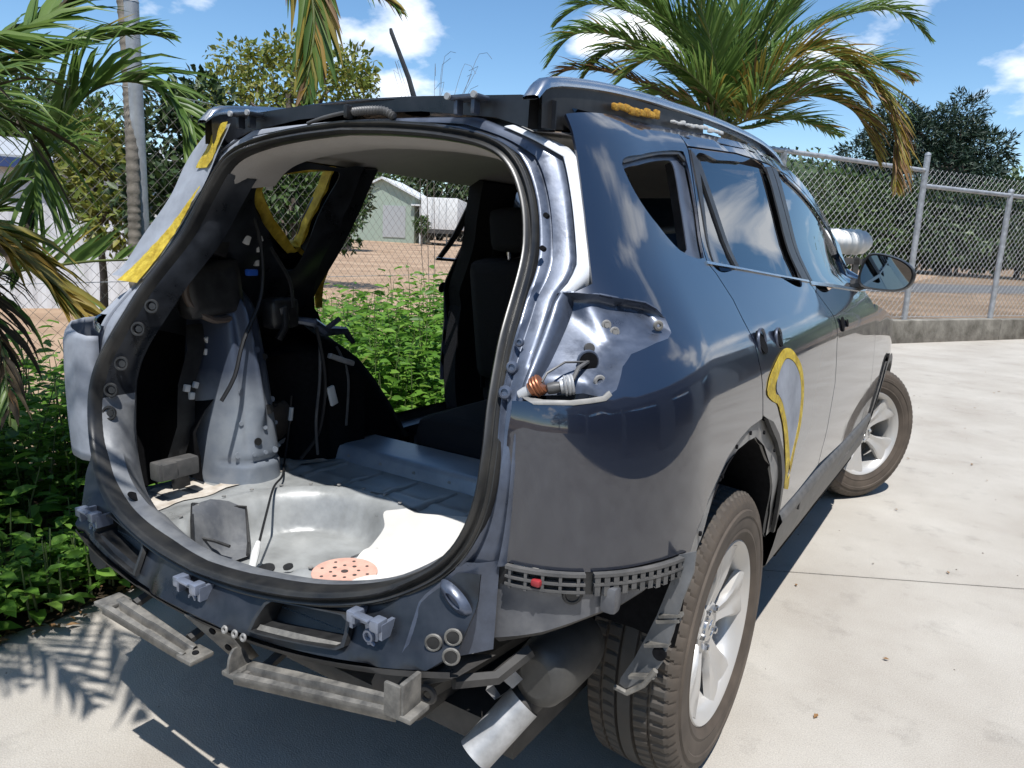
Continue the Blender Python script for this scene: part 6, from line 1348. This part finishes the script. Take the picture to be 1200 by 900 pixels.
# white ribbed tank on a frame in front of the car
tc_ = at(984, 283, 7.6); tk = thing("water_tank", "white ribbed tank on a dark frame beyond the car's windscreen", "tank", (tc_.x, tc_.y, 0)); rz_ = Matrix.Rotation(math.radians(25), 3, 'Z')
rows = []; nseg = 60
for i in range(nseg+1):
    t = i/nseg; x = -0.40+0.70*t; k = min(1, math.sqrt(max(0.0, 1-max(0, abs(x+0.05)-0.20)**2/0.155**2))); rr = 0.17*max(0.05, k)*(1+0.035*math.cos(t*PI*20)); rows.append([rz_ @ Vector((x, rr*math.cos(a)*1.3, tc_.z-0.0+rr*math.sin(a)*0.75)) for a in np.linspace(0, 2*PI, 24, endpoint=False)])
MB().loft(rows, closed=True).build("tank", white_plastic, tk, smooth=50)
b = MB()
for x in (-0.36, 0.1):
    for y in (-0.28, 0.28): b.box(rz_ @ Vector((x, y, (tc_.z-0.15)/2)), (0.05, 0.05, tc_.z-0.15), rz_)
for y in (-0.28, 0.28): b.box(rz_ @ Vector((-0.12, y, tc_.z-0.19)), (0.62, 0.05, 0.06), rz_)
for x in (-0.36, -0.12, 0.12): b.box(rz_ @ Vector((x, 0, tc_.z-0.185)), (0.05, 0.6, 0.05), rz_)
b.build("frame", undermat, tk)

# ---------------------------------------------------------------- background trees and buildings
lf_dark = leaf_mat("tree_leaf_dark", [(0.015, 0.034, 0.012), (0.034, 0.062, 0.018), (0.065, 0.10, 0.028)], 0.15, 0.5)
lf_mid = leaf_mat("tree_leaf_mid", [(0.03, 0.06, 0.014), (0.055, 0.10, 0.022), (0.09, 0.14, 0.03)], 0.25, 0.5)
lf_yel = leaf_mat("tree_leaf_yellow", [(0.12, 0.16, 0.025), (0.18, 0.22, 0.036), (0.25, 0.23, 0.05), (0.09, 0.14, 0.028)], 0.3, 0.5)
lf_pine = leaf_mat("pine_needles", [(0.012, 0.028, 0.018), (0.02, 0.042, 0.024), (0.035, 0.062, 0.032)], 0.1, 0.55)
lf_far = leaf_mat("hill_leaf", [(0.05, 0.085, 0.035), (0.075, 0.115, 0.045), (0.10, 0.14, 0.06)], 0.15, 0.6)
def blob(u, v, d, ru, rv, rd=None):
    k = d/FPX; return (tuple(at(u, v, d)), (ru*k, (rd or ru)*k, rv*k))
def px_tree(name, label, u, v_base, d, blobs, n, leaf, m, tr=0.1, **kw):
    b = at(u, v_base, d); gz = ground_z(b.x, b.y) if b.x < -2.6 else 0.0
    bl = [blob(*q) for q in blobs]; top = max(q[0][2] for q in bl)
    return tree(name, label, (b.x, b.y, gz), max(0.6, (top-gz)*0.8), bl, n, leaf, m, tr, **kw)
G_ = "trees beyond the left fence"
px_tree("leafy_tree", "airy yellow-green tree against the sky above the car's roof", 340, 240, 14.0,
        [(320, 90, 14, 42, 34), (385, 100, 14, 48, 40), (280, 70, 14.2, 34, 22), (345, 62, 14.3, 36, 22), (415, 112, 14, 34, 38), (258, 105, 13.8, 26, 26), (300, 130, 13.8, 60, 36), (410, 80, 14.2, 30, 26), (230, 130, 14.2, 34, 30)], 4600, 0.13, lf_yel, 0.12)
px_tree("bushy_tree", "dark dense bush right behind the left wire fence", 210, 300, 6.2, [(205, 170, 6.2, 46, 60), (235, 130, 6.4, 36, 40), (195, 240, 6.0, 48, 50), (245, 215, 6.6, 44, 60)], 4200, 0.085, lf_dark, 0.05)
px_tree("bushy_tree", "green bush filling the view through the taped left window", 345, 300, 7.0, [(335, 225, 7.0, 60, 50), (375, 250, 7.6, 46, 50), (300, 200, 7.2, 50, 46), (350, 190, 7.6, 60, 40), (395, 200, 8.4, 30, 34)], 7500, 0.075, lf_mid, 0.05)
px_tree("bushy_tree", "bright green shrub between the white shed and the fence post", 118, 320, 6.6, [(120, 215, 6.6, 44, 40), (100, 170, 6.8, 40, 34), (135, 260, 6.4, 36, 34)], 3000, 0.085, lf_yel, 0.04)
px_tree("leafy_tree", "tall olive tree standing behind the white shed", 30, 250, 21, [(15, 120, 21, 60, 46), (60, 155, 21, 50, 36), (-30, 140, 21, 60, 60), (100, 140, 22, 40, 30)], 4200, 0.22, lf_mid, 0.18)
px_tree("leafy_tree", "dark tree standing left of the green roofed shed", 405, 275, 34, [(405, 235, 34, 26, 30), (392, 255, 34, 22, 24), (418, 225, 35, 18, 22), (380, 235, 36, 26, 30)], 2600, 0.30, lf_dark, 0.2)
px_tree("leafy_tree", "broad dark tree between the shed and the white trailer", 515, 275, 72, [(495, 222, 72, 20, 22), (520, 218, 72, 26, 22), (548, 228, 74, 24, 24), (480, 235, 74, 14, 18)], 2400, 0.60, lf_dark, 0.3)
px_tree("leafy_tree", "pale green tree behind the shed roof", 445, 270, 84, [(430, 218, 84, 26, 16), (462, 214, 84, 26, 14), (400, 220, 84, 26, 20)], 1500, 0.7, lf_mid, 0.3)
px_tree("bushy_tree", "low green bush standing before the white trailer", 494, 284, 50, [(494, 263, 50, 8, 9)], 500, 0.22, lf_mid, 0.06)
# bare twigs above the roof
tw = thing("bare_shrub", "leafless twiggy shrub showing above the car's roof", "shrub", tuple(at(505, 330, 9.0))); tw.location.z = 0.0; b = MB()
for i in range(14):
    u = 455+random.random()*110; p0 = at(500+random.uniform(-12, 12), 190, 9)-tw.location; p2 = at(u, random.uniform(60, 120), 9)-tw.location; p1 = p0.lerp(p2, 0.5)+Vector((0, 0, random.uniform(-.1, .1)))
    b.tube(resample([p0, p1, p2, p2+Vector((random.uniform(-.2, .2), 0, random.uniform(-.15, .1)))], 0.15, False, True), 0.0025, n=3, caps=False)
for i in range(3):
    q = at(500+i*8-8, 190, 9)-tw.location; b.tube([Vector((0.02*i, 0, 0)), q*0.5+Vector((0.05*i-.05, 0, 0)), q], 0.005, n=4)
b.build("twigs", mat("tree_bark", (0.1, 0.08, 0.065)), tw, smooth=0)
# right hand side
px_tree("pine_tree", "tall dark pine against the clouds beyond the right fence", 1105, 316, 66, [(1128, 140, 66, 26, 30), (1100, 165, 66, 50, 34), (1145, 178, 66, 38, 26), (1060, 165, 66, 48, 30), (1020, 190, 66, 38, 28), (1085, 205, 66, 70, 34), (1155, 205, 66, 24, 26), (1050, 140, 66, 30, 22), (1110, 245, 66, 80, 40), (1010, 215, 66, 30, 26)], 30000, 0.56, lf_pine, 0.6, wid=0.22)
px_tree("leafy_tree", "mid green tree clump behind the white tank", 1000, 316, 62, [(985, 245, 62, 56, 46), (1040, 262, 62, 50, 44), (945, 262, 64, 40, 42), (1010, 285, 61, 70, 30)], 8000, 0.50, lf_mid, 0.15)
px_tree("leafy_tree", "dark tree mass behind the tallest fence post", 1120, 318, 60, [(1090, 262, 60, 60, 46), (1150, 265, 60, 56, 42), (1120, 288, 59, 80, 26)], 8000, 0.50, lf_dark, 0.15)
px_tree("leafy_tree", "dark tree at the far right end of the wire fence", 1215, 320, 58, [(1205, 268, 58, 44, 40), (1250, 262, 58, 56, 54), (1190, 292, 57, 60, 24)], 6000, 0.48, lf_dark, 0.15)
px_tree("leafy_tree", "pale roadside tree on the right below the clouds", 1195, 300, 60, [(1190, 225, 60, 24, 16), (1215, 230, 60, 30, 18)], 1200, 0.45, lf_far, 0.2)
px_tree("leafy_tree", "light green shrub left of the pine at the hill's foot", 935, 300, 34, [(930, 245, 34, 26, 26), (955, 225, 36, 20, 18), (905, 235, 36, 26, 26)], 2200, 0.26, lf_far, 0.1)
# wooded hills
hm = mat("wooded_hill", (0.045, 0.075, 0.035), rough=0.95, spec=0.1, var=0.5, vscale=0.05, c2=(0.085, 0.12, 0.055), bump=1.0, bscale=0.25)
rows = []; HP = []
for a in np.linspace(-1.7, 0.9, 70):
    r_ = []
    for k, t in enumerate(np.linspace(0, 1, 10)):
        d = 210+170*t; dirv = Vector((math.sin(a), math.cos(a), 0)); h = (20+10*math.sin(a*5.3+1)+7*math.sin(a*13))*math.sin(PI*min(1, t*0.75))+4*mnoise.noise((a*20, t*4, 0))
        ba = math.exp(-((a+0.27)/0.16)**2)*22*math.sin(PI*min(1, t*0.75)); p = CAM+dirv*d; p.z = h+ba-2; r_.append(p)
        if k > 1: HP.append((p, a))
    rows.append(r_)
hl = MB().loft(rows).build("hills", hm, None, smooth=180); tag(hl, kind='structure')
n_ = 16000; idx = rng.integers(0, len(HP), n_); P = np.array([tuple(HP[i][0]) for i in idx])+rng.normal(size=(n_, 3))*np.array([6.5, 6.5, 1.6]); d = norm(rng.normal(size=(n_, 3))+np.array([0, 0, 0.5])); S = rng.uniform(1.4, 3.4, n_)
tag(leaves_mesh("hillside_forest", P, d+rng.normal(size=(n_, 3))*0.5, d, S, S*0.7, lf_far, None), kind='stuff')
# road strip beyond the right fence
rd_ = MB().loft([[Vector((x, y, -0.020+0.0)) for x, y in ((fence_pt(s, -11)[0], fence_pt(s, -11)[1]), (fence_pt(s, -17)[0], fence_pt(s, -17)[1]))] for s in np.linspace(-6, 80, 12)]).build("road", mat("asphalt", (0.09, 0.09, 0.09), rough=0.9, var=0.2, vscale=3), None, smooth=0)
for v in rd_.data.vertices: v.co.z = ground_z(v.co.x, v.co.y)-0.006
tag(rd_, kind='structure')

# white shed on the left
wb = at(60, 300, 11.5); yawl = math.radians(62); Rz = Matrix.Rotation(yawl, 3, 'Z'); sh_ = thing("white_shed", "white sheet-clad shed with a blue gutter line at the far left", "shed", (wb.x, wb.y, ground_z(wb.x, wb.y)))
clad = mat("white_cladding", (0.62, 0.63, 0.64), rough=0.5, var=0.10, vscale=1.5)
def place(mb, nm, m, par, **kw):
    mb.v = [tuple(Rz @ Vector(p)) for p in mb.v]; return mb.build(nm, m, par, **kw)
hw2 = 1.85
b = MB(); n2 = 160
b.loft([[Vector((-5.5+8.0*i/n2, -2.0+(0.018 if (i % 4) < 2 else 0.0), z)) for z in (-0.3, hw2)] for i in range(n2+1)]); b.loft([[Vector((2.5+(0.018 if (i % 4) < 2 else 0.0), -2.0+4.0*i/80, z)) for z in (-0.3, hw2)] for i in range(81)])
b.box((-1.5, 2.0, 0.8), (8, 0.05, hw2)); b.box((-5.5, 0, 0.8), (0.05, 4, hw2)); place(b, "wall", clad, sh_, smooth=0)
b = MB(); b.prism([Vector((-5.7, y, z)) for y, z in [(-2.15, hw2), (0, hw2+0.38), (2.15, hw2), (2.15, hw2+0.05), (0, hw2+0.44), (-2.15, hw2+0.05)]], (8.4, 0, 0)); place(b, "roof", mat("grey_roof_sheet", (0.40, 0.41, 0.42), rough=0.5), sh_, smooth=0)
b = MB(); b.box((-1.5, -2.10, hw2-0.04), (8.3, 0.12, 0.12)); place(b, "gutter", mat("blue_gutter", (0.035, 0.06, 0.16), rough=0.4), sh_, smooth=0)
b = MB(); b.box((1.35, -2.005, 1.35), (0.62, 0.06, 0.34)); w_f = place(b, "window", white_plastic, sh_, smooth=0)
for x in (1.20, 1.50):
    b = MB(); b.box((x, -2.03, 1.35), (0.26, 0.03, 0.26)); place(b, "pane", mat("dark_pane", (0.02, 0.025, 0.03), rough=0.05), w_f, smooth=0)
# green shed far away
gb = at(458, 277, 58); gs = thing("green_shed", "pale green gabled shed across the dirt lot", "shed", tuple(gb)); Rz = Matrix.Rotation(math.radians(28), 3, 'Z')
b = MB(); b.prism([Vector((x, -2.6, z)) for x, z in [(-2.4, -0.5), (2.4, -0.5), (2.4, 2.9), (0, 4.1), (-2.4, 2.9)]], (0, 6, 0)); place(b, "wall", mat("green_cladding", (0.30, 0.36, 0.29), rough=0.6), gs, smooth=0)
b = MB(); b.prism([Vector((x, -2.9, z)) for x, z in [(-2.8, 2.75), (0, 4.12), (2.8, 2.75), (2.8, 2.9), (0, 4.28), (-2.8, 2.9)]], (0, 6.6, 0)); place(b, "roof", mat("pale_roof_sheet", (0.62, 0.63, 0.62), rough=0.5), gs, smooth=0)
b = MB(); b.box((0.9, -2.62, 1.1), (1.7, 0.06, 2.3)); place(b, "roller_door", mat("grey_door", (0.36, 0.37, 0.37), rough=0.5), gs, smooth=0)
b = MB(); b.box((3.6, -1.4, 2.35), (2.8, 3.0, 0.12)); b.box((4.9, -2.8, 0.9), (0.1, 0.1, 2.9)); b.box((2.9, -2.8, 0.9), (0.1, 0.1, 2.9)); place(b, "awning", MATS["pale_roof_sheet"], gs, smooth=0)
# white box trailer
tb = at(521, 280, 56); tr_ = thing("box_trailer", "white box trailer parked across the dirt lot", "trailer", tuple(tb)); Rz = Matrix.Rotation(math.radians(30), 3, 'Z')
b = MB(); b.box((0, 0, 1.75), (2.6, 6.0, 2.2), bev=0.05); place(b, "cargo_box", white_plastic, tr_)
b = MB(); b.box((0, 0, 0.55), (1.0, 5.8, 0.2)); b.box((0, -2.95, 0.5), (2.2, 0.1, 0.25)); place(b, "chassis", undermat, tr_)
b = MB(); b.box((0, -3.02, 1.75), (0.03, 0.04, 2.1)); b.box((-0.5, -3.03, 1.75), (0.04, 0.04, 2.0)); b.box((0.5, -3.03, 1.75), (0.04, 0.04, 2.0)); place(b, "door_bar", zinc, tr_)
for x in (-0.95, 0.95):
    for y in (-1.8, -0.8):
        b = MB(); b.lathe([(-0.14, 0.2), (-0.14, 0.45), (0.14, 0.45), (0.14, 0.2)], n=20, c=(x, y, 0.45)); place(b, "wheel", rubber, tr_)
def far_car(u, v, d, ang, m, label):
    global Rz
    Rz = Matrix.Rotation(math.radians(ang), 3, 'Z'); c = at(u, v, d); t = thing("parked_car", label, "car", tuple(c), "cars parked across the dirt lot")
    body = [(-2.1, 0.35), (-2.15, 0.75), (-1.95, 0.95), (-1.3, 1.0), (-0.7, 1.05), (1.1, 0.98), (1.95, 0.85), (2.15, 0.6), (2.1, 0.3)]
    b = MB(); b.loft([[Vector((x, y*k, z)) for x, z in body] for y, k in [(-0.84, 1), (-0.88, 1), (0.88, 1), (0.84, 1)]]); b.prism([Vector((x, -0.84, z)) for x, z in body], (0, 1.68, 0)); place(b, "body", m, t, smooth=30)
    b = MB(); b.loft([[Vector((x, y, z)) for x, z in [(-1.7, 1.0), (-1.3, 1.42), (0.2, 1.45), (1.0, 1.0)]] for y in (-0.72, 0.72)]); b.prism([Vector((x, -0.72, z)) for x, z in [(-1.7, 0.98), (-1.3, 1.42), (0.2, 1.45), (1.0, 0.98)]], (0, 1.44, 0)); place(b, "cabin_glass", MATS["dark_pane"], t, smooth=0)
    b = MB(); b.box((-0.5, 0, 1.46), (1.5, 1.36, 0.05)); place(b, "roof", m, t, smooth=0)
    for x in (-1.35, 1.35):
        for y in (-0.8, 0.8): b = MB(); b.lathe([(-0.1, 0.1), (-0.1, 0.32), (0.1, 0.32), (0.1, 0.1)], n=16, axis='Y', c=(x, y, 0.32)); place(b, "wheel", rubber, t)
far_car(433, 277, 78, 20, white_plastic, "white car parked beside the dark tree left of the shed")
far_car(476, 276, 82, 14, mat("silver_car_paint", (0.55, 0.56, 0.58), rough=0.3, metal=0.5), "silver car parked under the shed's awning")
far_car(527, 283, 60, 10, mat("grey_car_paint", (0.16, 0.17, 0.19), rough=0.3, metal=0.4), "dark grey car parked in front of the white trailer")

# workshop and trees across the yard to the right, seen in the paintwork
Rz = Matrix.Rotation(math.radians(90), 3, 'Z'); wk = thing("workshop", "grey workshop with open bays across the yard, mirrored in the car's side", "workshop", (6.9, 6.6, 0.0))
b = MB()
for i in range(9): b.box((-16.0+i*4.0, -0.02*(i % 2), 1.9), (0.35 if i not in (3, 6) else 1.6, 0.3, 3.8))
wcl = mat("workshop_cladding", (0.13, 0.135, 0.14), rough=0.6, var=0.1)
place(b, "bay_pier", wcl, wk, smooth=0)
b = MB(); b.box((0, -0.01, 4.05), (32.8, 0.34, 1.0)); place(b, "fascia", wcl, wk, smooth=0)
b = MB(); b.box((0, -6, 2.2), (32.8, 0.2, 4.4)); place(b, "back_wall", wcl, wk, smooth=0)
for x in (-16.3, 16.3):
    b = MB(); b.box((x, -3, 2.2), (0.2, 5.7, 4.4)); place(b, "end_wall", wcl, wk, smooth=0)
b = MB(); b.prism([Vector((-16.7, y, z)) for y, z in [(0.5, 4.56), (-6.4, 5.0), (-6.4, 5.1), (0.5, 4.66)]], (33.4, 0, 0)); place(b, "roof", MATS["grey_roof_sheet"], wk, smooth=0)
b = MB(); b.box((2.05, -0.05, 1.75), (3.5, 0.08, 3.5)); b.box((10.05, -0.05, 1.75), (3.5, 0.08, 3.5)); place(b, "roller_door", MATS["grey_door"], wk, smooth=0)
for i, (x, y, h) in enumerate([(13, -14, 7.5), (12, -24, 8.5), (18, -3, 8), (18, 8, 9), (17, 20, 7)]):
    t_ = tree("leafy_tree", ["broad tree standing left of the workshop's near end", "tall tree beyond the yard's near corner", "tree behind the workshop's first bay", "tallest tree behind the workshop roof", "round tree past the workshop's far end"][i], (x, y, 0), h*0.7, [((x, y, h*0.65), (2.6, 2.6, h*0.3)), ((x+1.5, y+1.8, h*0.55), (2.2, 2.4, h*0.26)), ((x-1.2, y-1.6, h*0.5), (2.2, 2.2, h*0.24))], 1500, 0.45, lf_dark, 0.2)
